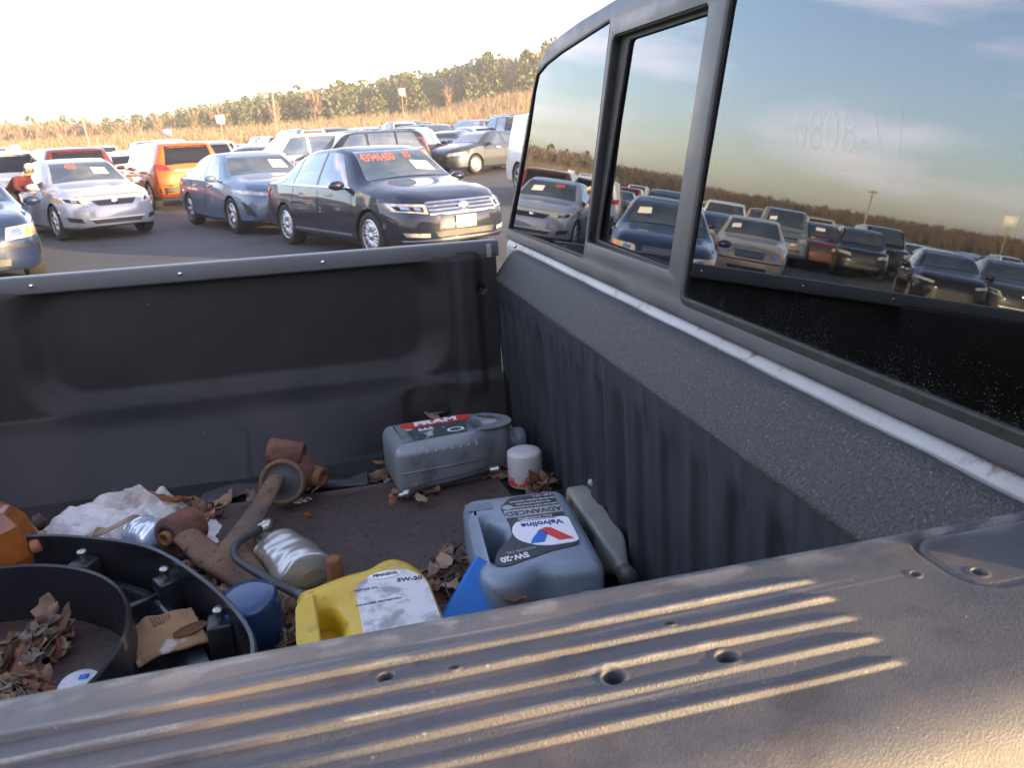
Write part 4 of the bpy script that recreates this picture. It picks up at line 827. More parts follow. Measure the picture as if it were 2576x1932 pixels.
# rubber seals around the panes; the slider sits deep in a dark channel
tmesh('window_seal', plate('window_seal', grow(p1_, .003), (grow(p1_, -.0022),), .0045, .001, 1, [rubber]), plane_m(CT, .0005))
tmesh('window_seal', plate('window_seal', grow(p3_, .004), (grow(p3_, -.0075),), .0055, .0015, 1, [rubber]), plane_m(CT, .0008))
inn = [px_on(*p, CT, -.012) for p in ((1294, 517), (1363, 85), (1536, 28), (1450, 576))]
tmesh('slider_channel', plate('slider_channel', grow(sl_, .010), (grow(sl_, -.0015),), .010, .001, 1, [rubber]), plane_m(CT, -.008))
tmesh('slider_frame', plate('slider_frame', grow(sl_, .0), (fillet([(p[0]+(.0 if i != 9 else 0), p[1]) for i, p in enumerate(inn)], .010),), .0025, .001, 1, [rubber]), plane_m(CT, -.0115))
# white sheet metal ledge of the cab under the window
pw = [(.070, 1.20), (.0705, 1.245), (.072, 1.258), (.078, 1.268), (.088, 1.274), (.10, 1.275), (.12, 1.272)]
mb = MB(); mb.grid(lambda u, v: (lambda q: (q[0], lerp(-.12, 1.66, u), q[1]))(pw[int(round(v*(len(pw)-1)))]), 40, len(pw)-1, flip=True); tpart(mb.build('cab_ledge', whitebody))
# cab shell behind the frame
Mf = plane_m(CT, -.012); ring0 = [Mf @ Vector((x, y, 0)) for x, y in outl]
cen = Vector((.1, TY, 1.5))
def shell(u, v):
    i = u*(len(ring0)-1); k = min(int(i), len(ring0)-2); p = ring0[k].lerp(ring0[k+1], i-k); s_ = (1.0, 1.012, 1.018, 1.02, 1.02)[int(round(v*4))]; dx = (-.006, .012, .05, .5, 1.5)[int(round(v*4))]
    return Vector((p.x+dx, cen.y+(p.y-cen.y)*s_, cen.z+(p.z-cen.z)*s_))
mb = MB(); mb.grid(shell, 90, 4, flip=True); tpart(mb.build('cab_shell', whitebody))
mb = MB(); mb.box((.9, TY, .92), (1.5, 1.72, .72)); mb.box((2.5, TY, .80), (1.8, 1.7, .60)); tpart(mb.build('cab_lower', whitebody, smooth=False, bevel=.05))
mb = MB(); mb.box((1.60, TY, 1.50), (.04, 1.62, .55)); mb.box((.62, TY, 1.20), (.9, 1.6, .06)); tpart(mb.build('cab_interior', seatm, smooth=False))
for yy in (.35, 1.15):
    mb = MB(); mb.box((.62, yy, 1.36), (.16, .50, .42), ry=R(-12)); s_ = tpart(mb.build('seat', seatm, bevel=.05)); mb = MB(); mb.box((.60, yy, 1.63), (.10, .27, .17), ry=R(-8)); mb.build('headrest', headr, s_, bevel=.04)
tm_, rm_ = wheel_meshes(.37, .25, 6)
for x_ in (-1.05, 2.3):
    for y_, sg in ((-.02, -1), (1.52, 1)):
        wh = obj('wheel', tm_, truck, (x_, y_-TY, .37), (0, 0, math.pi if sg > 0 else 0)); obj('rim', rm_, wh)

# ================================================================ what lies in the bed
floor_z = FZ+.006
matm = mat('rubber_mat', (.046, .030, .026), .62, c2=(.068, .043, .034), nscale=7, ndetail=7, bump=.5, bscale=75, bdist=.003, bvor=True, layer=((.022, .015, .013), 60, .56, .66), speck=(.13, .10, .08), speck_scale=160, speck_th=.75)
mb = MB()
def mfn(u, v):
    x = lerp(-1.4, -.092, u); y = lerp(.03, 1.178, v); y += .010*mnoise.noise(Vector((x*5, 0, 0)))*sstep(.8, 1, v); x += .012*mnoise.noise(Vector((0, y*4, 5)))*sstep(.9, 1, u)
    if x > -.20 and y > 1.08: y -= .04*sstep(-.20, -.09, x)*sstep(1.05, 1.18, y)
    return Vector((x, y, floor_z+.010+.003*mnoise.noise(Vector((x*4, y*4, 2)))))
mb.grid(mfn, 60, 40)
k0 = len(mb.v); edge_ = [i*41+40 for i in range(61)] + [60*41+j for j in range(39, -1, -1)]
low_ = [Vector(mb.v[i]) - Vector((0, 0, .014)) for i in edge_]; mb.v += [tuple(p) for p in low_]
for i in range(len(edge_)-1): mb.f.append((edge_[i], k0+i, k0+i+1, edge_[i+1])); mb.i.append(0)
tag(mb.build('floor_mat', matm), 'dark brown rubber mat covering the truck bed floor', 'mat')
MZ = floor_z+.012

grey_jug = mat('blue_grey_plastic', (.22, .275, .335), .38, .12, c2=(.19, .24, .29), nscale=5, layer=((.12, .10, .08), 26, .60, .82)); silver_jug = mat('silver_plastic', (.25, .28, .29), .36, .25, c2=(.20, .22, .225), nscale=6, layer=((.11, .09, .07), 22, .57, .80))
yellow_jug = mat('yellow_plastic', (.62, .42, .015), .40, c2=(.52, .34, .02), nscale=8, layer=((.14, .10, .04), 28, .57, .78)); label_dark = mat('label_black', (.022, .026, .032), .45); label_white = mat('label_white', (.78, .79, .80), .5)
label_silver = mat('label_silver', (.36, .38, .40), .4, .3); ink_blue = mat('ink_navy', (.015, .04, .22), .5); logo_blue = mat('logo_blue', (.0, .14, .52), .5); logo_red = mat('logo_red', (.62, .045, .04), .5)
red_lab = mat('label_red', (.60, .05, .025), .45, c2=(.55, .42, .38), nscale=40, ramp=(.62, .7)); worn_dark = mat('label_worn_dark', (.05, .055, .062), .5, c2=(.42, .43, .43), nscale=34, ndetail=8, ramp=(.56, .62))
worn_white = mat('label_worn_white', (.62, .62, .60), .55, c2=(.30, .29, .28), nscale=28, ndetail=9, ramp=(.48, .60)); ink_black = mat('ink_black', (.02, .02, .02), .6); cap_grey = mat('cap_grey', (.16, .20, .24), .4)
def flat(name, poly, z, m, parent, th=.0006):
    n_ = MB(); n_.prism(poly, z-.002, z+th); return n_.build(name, m, parent, smooth=False)
def letter(s, size, x, y, z, m, parent, rz=0, **k): return obj('lettering', text_mesh(s, size, [m], **k), parent, (x, y, z), (0, 0, rz))

# ---- blue-grey 5 quart jug, face up, its top towards the near rail
def big_jug():
    th = .058; e = empty('oil_jug', (-.150, .668, MZ-.006), R(180-4), 'blue-grey motor oil jug lying face up with Valvoline label', 'oil jug')
    out = fillet([(-.0875, -.145), (.0875, -.145), (.090, .095), (.066, .128), (.030, .122), (.0, .100), (-.026, .116), (-.084, .116), (-.0885, .09)], [.030, .030, .036, .024, .024, .03, .02, .016, .02])
    hole = fillet([(.033, -.040), (.058, -.066), (.066, -.055), (.069, .048), (.052, .076), (.036, .040)], .014)
    me = plate('body', out, (hole,), th, .0195, 5, [grey_jug]); me.transform(Matrix.Translation((0, 0, th))); b = obj('body', me, e)
    # sunken facet beside the neck and the finger grip pad
    g = MB(); g.grid(lambda u, v: (lerp(.040, .084, u), lerp(-.118, -.092, v), 2*th+.0006), 12, 3); g.build('grip_pad', mat('grip', (.17, .21, .25), .55, bump=.8, bscale=420, bvor=True, bdist=.001), e)
    n_ = MB(); Mn = Matrix.Translation((-.057, .118, th)) @ Matrix.Rotation(R(-90), 4, 'X'); n_.lathe([(.023, 0), (.023, .012), (.0255, .013), (.0255, .017), (.0225, .018), (.0225, .024)], 28, M=Mn); n_.build('neck', grey_jug, e)
    n_ = MB(); n_.lathe([(.0255, .024), (.0255, .040), (.023, .043), (0, .043)], 28, M=Mn); cp_ = n_.build('cap', cap_grey, e)
    for k_ in range(22):
        g_ = MB(); a_ = 2*math.pi*k_/22; g_.tube([Mn @ Vector((.0257*math.cos(a_), .0257*math.sin(a_), .026)), Mn @ Vector((.0257*math.cos(a_), .0257*math.sin(a_), .039))], .0011, 5); g_.build('cap_rib', cap_grey, cp_)
    z = 2*th
    L_ = flat('label', fillet([(-.064, -.124), (.008, -.124), (.030, -.092), (.024, -.04), (.026, .004), (.056, .046), (.066, .082), (.048, .088), (-.02, .062), (-.066, .054)], .010), z+.0007, label_dark, e)
    flat('label_band', [(-.066, -.077), (.026, -.077), (.026, -.052), (-.066, -.052)], z+.0016, label_silver, L_, .0004); letter('ADVANCED', .0195, -.020, -.0645, z+.0022, label_dark, L_, bold=.0004, sx=.86)
    letter('FULL SYNTHETIC', .0075, -.018, -.0455, z+.0016, label_white, L_, sx=.95)
    flat('label_oval', fillet([(-.068, -.036), (.012, -.040), (.026, -.012), (.022, .020), (-.010, .048), (-.067, .046)], [.012, .016, .016, .018, .022, .012]), z+.0016, label_white, L_, .0004)
    letter('Valvoline', .0205, -.024, -.021, z+.0022, ink_blue, L_, bold=.0006, sx=.86); letter('PROVEN TO MAXIMIZE ENGINE LIFE', .0036, -.02, -.0345, z+.0022, ink_blue, L_)
    flat('logo_red', [(-.060, .036), (-.038, .036), (-.016, .0), (-.026, -.006), (-.034, -.004)], z+.0024, logo_red, L_, .0004)
    flat('logo_blue', [(-.016, .0), (-.026, -.006), (-.012, .004)], z+.0026, ink_blue, L_, .0004); flat('logo_blue', [(-.0155, .0005), (.0, .024), (.004, .036), (-.016, .036), (-.026, .012)], z+.0024, logo_blue, L_, .0004)
    letter('5W-20', .0185, .034, .067, z+.0015, label_white, L_, R(10), bold=.0006, sx=.8); letter('MOTOR OIL', .0092, .022, .050, z+.0015, label_silver, L_, R(10), sx=.9)
    for i in range(3): letter(('REDUCES WEAR VS STANDARD', '40% MORE PROTECTION', '25% BETTER DEPOSIT CONTROL')[i], .0052, -.026, -.085-.0105*i, z+.0015, label_white, L_)
    flat('seal', [(.018+.0085*math.cos(a), -.088+.0085*math.sin(a)) for a in np.linspace(0, 2*math.pi, 20)[:-1]], z+.0015, label_silver, L_, .0004)
    letter('5 QT - 4.7 L', .0062, -.045, -.118, z+.0015, label_white, L_)
big_jug()

# ---- silver jug near the far corner
def fram():
    th = .056; e = empty('oil_jug', (-.190, 1.188, floor_z+.002), R(6), 'silver ribbed oil jug with red FRAM label lying in the far corner', 'oil jug')
    out = fillet([(-.128, -.078), (.045, -.078), (.085, -.052), (.118, -.046), (.140, -.015), (.136, .02), (.105, .045), (.075, .072), (.045, .078), (-.128, .078)], [.022, .03, .02, .012, .015, .015, .02, .02, .02, .022])
    hole = fillet([(.062, -.028), (.088, -.034), (.112, -.024), (.112, -.004), (.085, .022), (.064, .012)], .012)
    me = plate('body', out, (hole,), th, .026, 4, [silver_jug]); me.transform(Matrix.Translation((0, 0, th))); obj('body', me, e)
    Mn = Matrix.Translation((.134, .0, th)) @ Matrix.Rotation(R(90), 4, 'Y'); n_ = MB(); n_.lathe([(.02, 0), (.02, .012), (.024, .013), (.024, .034), (.021, .037), (0, .037)], 24, M=Mn); n_.build('cap', cap_grey, e)
    for i in range(8):
        r_ = MB(); r_.box((-.078+.0172*i, -.0655, 2*th-.0125), (.0042, .034, .009), rx=R(42)); r_.build('rib', silver_jug, e, bevel=.0015)
        r_ = MB(); r_.box((-.078+.0172*i, -.0655, .0125), (.0034, .030, .005), rx=R(-42)); r_.build('rib', silver_jug, e, bevel=.0015)
    sm_ = MB(); sm_.box((-.02, -.0788, th), (.20, .0016, .003)); sm_.build('seam', silver_jug, e)
    z = 2*th; flat('label_red', fillet([(-.090, .022), (.056, .022), (.062, .05), (-.090, .05)], .008), z+.0007, red_lab, e); letter('FRAM', .030, -.016, .036, z+.0014, label_white, e, bold=.0016, sx=1.25, shear=.1)
    L_ = flat('label', fillet([(-.082, -.050), (.030, -.050), (.048, .018), (-.086, .018)], .006), z+.0007, worn_dark, e); letter('SAE', .020, -.045, .0, z+.0014, label_white, L_, bold=.0004)
    rg = MB(); rg.lathe([(.010, 0), (.013, .0004), (.016, 0)], 24, M=Matrix.Translation((.012, -.028, z+.0012)) @ Matrix.Diagonal((1.2, .8, 1, 1))); rg.build('seal', label_white, L_)
fram()

# ---- yellow jug against the near side
def penn():
    th = .055; e = empty('oil_jug', (-.400, .548, MZ), R(4), 'dirty yellow oil jug with worn white label beside the blue oil filter', 'oil jug'); e.rotation_euler = (R(2), R(2), R(4))
    out = fillet([(-.090, -.17), (.090, -.17), (.090, .062), (.075, .104), (.050, .124), (.026, .118), (.010, .104), (-.030, .098), (-.068, .082), (-.090, .076)], [.03, .03, .03, .03, .016, .016, .014, .03, .02, .016])
    hole = fillet([(-.074, -.055), (-.045, -.06), (-.036, -.01), (-.048, .028), (-.070, .030)], .016)
    me = plate('body', out, (hole,), th, .022, 4, [yellow_jug]); me.transform(Matrix.Translation((0, 0, th))); obj('body', me, e)
    pk = MB(); pk.box((-.055, -.015, .045), (.06, .11, .05)); pk.build('handle_web', yellow_jug, e)
    n_ = MB(); n_.lathe([(.024, .0), (.026, .008), (.026, .022), (.022, .026), (0, .026)], 24, M=Matrix.Translation((.044, .112, th)) @ Matrix.Rotation(R(-90), 4, 'X')); n_.build('cap', yellow_jug, e)
    z = 2*th; rim = MB(); L_ = flat('label', fillet([(-.018, -.15), (.080, -.15), (.082, .045), (.055, .080), (.012, .076), (-.014, .05)], [.01, .01, .02, .02, .02, .02]), z+.0008, worn_white, e)
    flat('label_oval', [(.030+.022*math.cos(a), .066+.0085*math.sin(a)) for a in np.linspace(0, 2*math.pi, 24)[:-1]], z+.002, label_white, L_); letter('PENNZOIL', .0085, .030, .066, z+.0028, ink_black, L_, bold=.0003, sx=.85, shear=.2)
    letter('5W-20', .012, .060, .046, z+.0017, ink_black, L_, R(-6), bold=.0003); letter('MOTOR OIL', .006, .0, .04, z+.0017, ink_blue, L_); letter('ADVANCED PROTECTION', .005, .012, .006, z+.0017, ink_black, L_)
penn()

# ---- flat quart bottle by the bulkhead
def quart():
    m = mat('dull_silver_plastic', (.34, .35, .31), .45, .2, c2=(.25, .245, .20), nscale=10, ndetail=7, layer=((.20, .11, .05), 22, .62, .78)); e = empty('oil_bottle', (-.008, .735, MZ+.0), R(-92), 'dull silver quart oil bottle lying along the bulkhead', 'oil bottle')
    secs = [(-.155, .017, .026), (-.150, .021, .032), (-.14, .023, .034), (.035, .023, .034), (.052, .021, .031), (.085, .0135, .017), (.092, .0125, .0125), (.100, .0125, .0125)]
    mb = MB()
    def fn(u, v):
        x, a, b = secs[int(round(u*(len(secs)-1)))]; t = 2*math.pi*v; k = .32 if x < .06 else lerp(.32, 1, (x-.06)/.03); k = min(k, 1)
        c, s = math.cos(t), math.sin(t); return Vector((x, a*math.copysign(abs(c)**k, c), .036+b*math.copysign(abs(s)**k, s)))
    mb.grid(fn, len(secs)-1, 32, flip=True); mb.add([fn(0, j/32) for j in range(32)], [tuple(range(32))]); mb.build('body', m, e, sharp=50)
    n_ = MB(); n_.lathe([(.0145, .0), (.0145, .012), (.0155, .014), (.0155, .026), (0, .027)], 20, M=Matrix.Translation((.099, 0, .036)) @ Matrix.Rotation(R(90), 4, 'Y')); n_.build('cap', mat('cap_olive', (.12, .13, .12), .45, .3), e)
    for sg in (-1,):
        L_ = MB(); L_.box((-.05, sg*.0236, .036), (.15, .0016, .056)); lab = L_.build('label', mat('label_rusty', (.035, .035, .035), .5, c2=(.28, .15, .06), nscale=26, ramp=(.52, .6)), e)
        for i, s in enumerate(('SAE',)): t = letter(s, .02, -.09+.06*i, sg*.0247, .038, label_white, lab, bold=.0003); t.rotation_euler = (R(90), 0, 0)
quart()

# ---- oil filters
def filt(x, y, z, r_, h, m, label, band=None, rot=(0, 0, 0), ridge=True):
    e = empty('oil_filter', (x, y, z), 0, label, 'oil filter'); e.rotation_euler = rot
    b = MB(); b.lathe([(0, 0), (r_*.95, 0), (r_, .004), (r_, h*.90), (r_*.985, h*.935), (r_*.9, h*.975), (r_*.6, h), (0, h*1.0)], 36); b.build('can', m, e, sharp=50)
    if band: b2 = MB(); b2.lathe([(r_+.0005, h*.06), (r_+.0005, h*.30)], 36); b2.build('label', band, e)
    g = MB(); g.lathe([(r_*.3, -.001), (r_*.9, -.003), (r_*.95, .001)], 30); g.build('gasket', rubber, e)
filt(-.048, 1.090, floor_z+.004, .0355, .074, mat('filter_white', (.52, .51, .49), .5, c2=(.36, .34, .31), nscale=16, ndetail=8, ramp=(.45, .65), layer=((.10, .09, .08), 50, .63, .7)), 'scuffed white oil filter with red band standing by the bulkhead', mat('filter_red', (.50, .05, .04), .5, c2=(.5, .46, .43), nscale=40, ramp=(.45, .55)))
filt(-.553, .668, MZ, .0415, .092, mat('filter_blue', (.008, .048, .15), .35, c2=(.007, .03, .10), nscale=9, coat=.4), 'dark blue oil filter beside the yellow jug', None, (R(6), R(-5), 0))
filt(-.905, .610, MZ, .04, .05, mat('filter_navy', (.008, .015, .09), .4), 'navy blue filter can among leaves inside the fan shroud', None, (R(70), 0, R(30)))

# ---- rusty control arm
def arm():
    rust = mat('rust_arm', (.135, .075, .042), .8, c2=(.20, .115, .055), nscale=14, ndetail=10, bump=.5, bscale=160, bdist=.002, speck=(.05, .035, .03), speck_scale=70, speck_th=.62, layer=((.085, .065, .052), 9, .48, .66)); rust2 = mat('rust_red', (.20, .078, .042), .85, c2=(.09, .042, .03), nscale=34, ndetail=8, bump=.5, bscale=150, bdist=.002)
    brown = mat('rust_orange', (.28, .11, .03), .7, c2=(.15, .06, .025), nscale=30); blackr = mat('bushing_rubber', (.02, .02, .021), .7)
    e = empty('control_arm', (-.60, .86, MZ), 0, 'rusty wishbone control arm with bushings lying across the mat', 'control arm'); O = Vector((-.60, .86, MZ))
    L = lambda x, y, z: Vector((x, y, z)) - O
    a = MB(); Lb, Bb, C = Vector((-.690, .968, .905)), Vector((-.545, 1.105, .905)), Vector((-.600, .858, .882))
    a.tube([L(*Lb)+Vector((.005, -.02, 0)), L(-.668, .925, .898), L(-.640, .885, .888), L(*C), L(-.565, .800, .872), L(-.515, .752, .864), L(-.455, .728, .860)], [.023, .024, .028, .038, .028, .025, .028], 12, flat=.42)
    a.tube([L(-.612, .845, .882), L(-.605, .90, .886), L(-.588, .96, .892), L(-.565, 1.03, .902), L(-.545, 1.092, .915), L(-.538, 1.112, .92)], [.025, .032, .025, .020, .018, .016], 12, flat=.45); a.build('arm', rust, e)
    ax = Vector((.62, .78, -.04)).normalized(); M = Matrix.Translation(L(-.716, .962, .898)) @ ax.to_track_quat('Z', 'Y').to_matrix().to_4x4()
    b = MB(); b.lathe([(.024, -.002), (.033, 0), (.034, .004), (.034, .056), (.032, .060), (.02, .060)], 28, M=M); b.build('bushing_sleeve', rust2, e)
    b = MB(); b.lathe([(.025, -.001), (.022, -.004), (.016, -.003), (.014, .002)], 24, M=M); b.build('bushing', blackr, e); b = MB(); b.lathe([(.0075, .012), (.0075, -.010), (.0135, -.010), (.014, .004)], 20, M=M); b.build('inner_sleeve', brown, e)
    # big bushing held in the hub, facing the near rail
    ax = Vector((-.12, -.93, .34)).normalized(); M = Matrix.Translation(L(-.530, 1.118, .905)) @ ax.to_track_quat('Z', 'Y').to_matrix().to_4x4()
    b = MB(); b.lathe([(.036, .004), (.040, .007), (.044, .003), (.045, -.012), (.042, -.03), (.03, -.032)], 32, M=M); b.build('bushing_sleeve', rust, e); b = MB(); b.lathe([(.037, .003), (.034, .0), (.018, .006), (.014, .008), (0, .008)], 28, M=M); b.build('bushing', mat('bushing_grey', (.045, .047, .048), .6), e)
    hb = MB(); hb.tube([L(-.525, 1.145, .897), L(-.50, 1.165, .900), L(-.472, 1.172, .902)], [.036, .038, .030], 16); hb.tube([L(-.528, 1.150, .91), L(-.522, 1.165, .930), L(-.520, 1.17, .94)], .024, 12); hb.build('hub', rust2, e)
    b = MB(); M = Matrix.Translation(L(-.552, 1.178, .952)) @ Vector((.93, -.22, -.20)).normalized().to_track_quat('Z', 'Y').to_matrix().to_4x4(); b.lathe([(0, 0), (.022, 0), (.0255, .003), (.0255, .066), (.023, .070), (.015, .069), (.0145, .03), (0, .03)], 26, M=M); b.build('pivot_tube', rust2, e)
    b = MB(); M = Matrix.Translation(L(-.462, 1.152, .892)) @ Vector((.75, -.6, -.1)).normalized().to_track_quat('Z', 'Y').to_matrix().to_4x4(); b.lathe([(0, -.03), (.02, -.03), (.020, .012), (.011, .013), (.010, 0), (0, 0)], 20, M=M); b.build('stud_boss', brown, e)
    # ball joint
    b = MB(); T_ = Matrix.Translation(L(-.440, .742, .862)); b.lathe([(.032, -.02), (.036, -.005), (.034, .008), (.027, .018), (.017, .024), (.013, .026)], 26, M=T_); b.build('ball_joint_boot', blackr, e); b = MB(); b.lathe([(.014, .022), (.0125, .05), (.0118, .052), (.0115, .064), (.010, .067), (0, .067)], 20, M=T_); b.build('ball_joint_stud', brown, e)
arm()

# ---- hoses
def smooth_path(pts, n_=6):
    p = [Vector(q) for q in pts]; out = []
    for i in range(len(p)-1):
        a, b, c, d = p[max(i-1, 0)], p[i], p[i+1], p[min(i+2, len(p)-1)]
        for j in range(n_): t = j/n_; out.append(.5*((2*b)+(-a+c)*t+(2*a-5*b+4*c-d)*t*t+(-a+3*b-3*c+d)*t**3))
    return out+[p[-1]]
hose_m = mat('hose_rubber', (.028, .03, .034), .5, c2=(.05, .05, .052), nscale=30); fit_m = mat('fitting_steel', (.42, .42, .40), .3, .9)
def hose(px, zs, r_, label, ends):
    pts = [at_z(x, y, z) for (x, y), z in zip(px, zs)]; O = Vector((pts[0].x, pts[0].y, MZ)); e = empty('rubber_hose', O, 0, label, 'hose'); q = [p-O for p in pts]
    MB().tube(smooth_path(q), r_, 12).build('hose', hose_m, e)
    for i, j, ln in ends:
        d = (q[i]-q[j]).normalized(); f = MB(); f.tube([q[i]-d*.012, q[i]+d*.004, q[i]+d*.005, q[i]+d*ln*.6, q[i]+d*(ln*.6+.001), q[i]+d*ln], [r_*1.25, r_*1.25, r_*1.55, r_*1.55, r_*.9, r_*.8], 6); f.build('fitting', fit_m, e)
hose(((570, 1138), (548, 1150), (512, 1175), (507, 1200), (530, 1222), (590, 1257), (655, 1290)), (.905, .91, .915, .915, .915, .912, .905), .0068, 'black hose with steel fittings draped over the rusty control arm', ((0, 1, .032), (-1, -2, .012)))
hose(((890, 1062), (930, 1048), (985, 1035), (1035, 1020), (1068, 1014)), (.862, .862, .865, .868, .866), .0062, 'thin black hose with worn brass end lying before the silver jug', ((0, 1, .03), (-1, -2, .014)))

# ---- crushed plastic bottles, rag, cardboard, carton
pet = mat('pet_plastic', (.42, .43, .40), .30, trans=.5, c2=(.30, .28, .20), nscale=14, spec=.3); pet.node_tree.nodes['Principled BSDF'].inputs['IOR'].default_value = 1.25
pet_blue = mat('pet_clear', (.62, .70, .80), .18, trans=.45, c2=(.5, .62, .8), nscale=24, ramp=(.5, .6)); oilm = mat('old_oil', (.50, .24, .01), .15, coat=.5)
def crushed(p0, p1, r_, m, label, seed, liquid=False):
    a, b = Vector(p0), Vector(p1); e = empty('plastic_bottle', (a.x, a.y, MZ), 0, label, 'bottle'); O = Vector((a.x, a.y, MZ)); d = (b-a); ln = d.length; d.normalize(); s = Vector((-d.y, d.x, 0)).normalized(); u_ = d.cross(s)*-1
    if u_.z < 0: u_ = -u_
    prof = P((0, .34), (.07, .36), (.16, .62), (.3, .98), (.6, 1.0), (.9, .98), (.96, .8), (1, .45))
    def fn(u, v, k=1.):
        t = 2*math.pi*v; r = r_*prof(u)*k*(1+.012*math.sin(u*50)); dn = mnoise.noise(Vector((u*3.2+seed, math.cos(t)*1.3, math.sin(t)*1.3)))
        r *= 1+.17*dn; return a + d*ln*u + s*math.cos(t)*r*1.08 + u_*math.sin(t)*r*.78 - O
    mb = MB(); mb.grid(fn, 46, 28); mb.add([fn(1, j/28) for j in range(28)], [tuple(range(28))]); mb.build('shell', m, e)
    if liquid:
        mb = MB(); mb.grid(lambda u, v: (lambda q: Vector((q.x, q.y, min(q.z, .016))))(fn(.35+.6*u, v, .9)), 20, 24); mb.build('oil', oilm, e)
crushed((-.560, .955, .872), (-.475, .782, .876), .043, pet, 'crushed clear bottle with yellow oil dregs behind the control arm', 3, True)
crushed((-.80, 1.055, .885), (-.735, 1.005, .880), .033, pet_blue, 'crumpled clear bluish bottle lying before the white rag', 8)
def rag():
    c = Vector((-.835, 1.145)); rx = P((0, .23), (.8, .13), (1.6, .13), (2.4, .165), (3.14, .165), (3.9, .13), (4.7, .085), (5.5, .11), (6.2832, .23)); ax = Vector((.86, -.50))
    e = None
    def fn(u, v):
        t = 2*math.pi*u; r_ = rx(t)*v; q = Vector((math.cos(t)*r_, math.sin(t)*r_)); p = c + ax*q.x + Vector((-ax.y, ax.x))*q.y
        n1 = mnoise.fractal(Vector((p.x*11, p.y*11, 1.5)), .9, 2.1, 4); n2 = abs(mnoise.noise(Vector((p.x*16+q.x*8, p.y*9, 4)))); edge_ = sstep(1, .72, v)
        n3 = 1-abs(mnoise.noise(Vector((p.x*9+p.y*17, p.y*13-p.x*6, 8))))*2.6; n4 = 1-abs(mnoise.noise(Vector((p.x*24-p.y*14, p.y*26+p.x*9, 2))))*2.4; n3 += .45*max(n4, 0); z = floor_z+.006 + (.012+.012*n1+.018*n2+.017*max(n3, 0))*edge_*sstep(-.16, .1, -q.x+.12) + .004*abs(n1)
        p = p*1.0 + Vector((mnoise.noise(Vector((t*2.3, 0, 0))), mnoise.noise(Vector((t*2.3, 5, 0)))))*.02*v; return Vector((p.x-c.x, p.y-c.y, max(z, floor_z+.008)-floor_z))
    mb = MB(); mb.grid(fn, 180, 60, closed_u=True)
    o = mb.build('white_rag', mat('dirty_white_cloth', (.60, .585, .57), .95, c2=(.36, .31, .27), nscale=11, ndetail=9, ramp=(.42, .75), bump=.9, bscale=26, bdist=.012, layer=((.20, .13, .08), 17, .58, .74)), loc=(c.x, c.y, floor_z)); o.modifiers.new('s', 'SOLIDIFY').thickness = .002
    tag(o, 'crumpled dirty white rag lying by the far bed wall', 'rag')
rag()
kraft = mat('kraft_board', (.29, .165, .075), .9, c2=(.23, .13, .06), nscale=5, ndetail=8, layer=((.42, .34, .30), 11, .60, .64))
def cardboard():
    P4 = [at_z(*q) for q in ((278, 1362, .895), (415, 1312, .905), (452, 1385, .900), (300, 1445, .888))]; c = sum(P4, Vector())/4; e = empty('cardboard_piece', c, 0, 'torn brown corrugated cardboard piece lying in the black fan shroud', 'cardboard')
    q = [p-c for p in P4]
    def fn(u, v): p = q[0].lerp(q[1], u).lerp(q[3].lerp(q[2], u), v); return p + Vector((.004*mnoise.noise(Vector((u*4, v*9, 0))), .006*mnoise.noise(Vector((v*7, u*2, 3))), .004*math.sin(u*4)+.003*mnoise.noise(Vector((u*5, v*5, 9)))))
    mb = MB(); mb.grid(fn, 24, 18); o = mb.build('sheet', kraft, e); md = o.modifiers.new('s', 'SOLIDIFY'); md.thickness = .004
    pr = MB()
    for i in range(6):
        u0 = .34+.05*i; pr.add([fn(u0, .06)+Vector((0, 0, .0052)), fn(u0+.025, .05)+Vector((0, 0, .0052)), fn(u0+.05, .30-.02*i)+Vector((0, 0, .0052)), fn(u0+.02, .32-.02*i)+Vector((0, 0, .0052))], [(0, 1, 2, 3)])
    pr.build('print', mat('print_dark', (.13, .07, .04), .9), e)
    hl = MB(); hl.lathe([(.0, .0), (.016, .0), (.017, .001)], 20, M=Matrix.Translation(fn(.82, .62)+Vector((0, 0, .005))) @ Matrix.Rotation(R(30), 4, 'Z') @ Matrix.Diagonal((1.4, .75, 1, 1))); hl.build('punched_hole', mat('hole_brown', (.10, .035, .01), .9), e)
cardboard()
def carton():
    e = empty('carton', (-.248, .618, MZ+.03), 0, 'bright blue carton corner sticking up beside the blue-grey jug', 'box'); e.rotation_euler = (R(38), R(-33), R(40)); bl = mat('carton_blue', (.008, .22, .70), .5, c2=(.012, .14, .45), nscale=9)
    b = MB(); b.box((0, 0, .022), (.10, .075, .085)); b.build('box', bl, e, smooth=False, bevel=.0015); [MB().box((.030, -.012+.012*k_, .0646), (.016, .007, .001)).build('print_mark', label_white, e, smooth=False) for k_ in range(3)]
carton()
def amber():
    m = mat('amber_plastic', (.42, .14, .02), .25, trans=.3, c2=(.20, .055, .012), nscale=14, ndetail=7, coat=.6); e = empty('amber_lens', (-.985, .95, MZ), 0, 'orange amber plastic lamp housing at the bed side beside the fan shroud', 'lamp'); b = MB()
    b.lathe([(.0, 0), (.05, .0), (.075, .03), (.080, .075), (.066, .125), (.045, .150), (0, .152)], 9, M=Matrix.Rotation(R(20), 4, 'Z')); b.build('lens', m, e, smooth=False, bevel=.006)
    n_ = MB(); n_.lathe([(.012, 0), (.012, .012), (0, .014)], 14, M=Matrix.Translation((.075, -.02, .085)) @ Matrix.Rotation(R(80), 4, 'Y')); n_.build('knob', mat('knob_rust', (.30, .11, .06), .6), e)
amber()

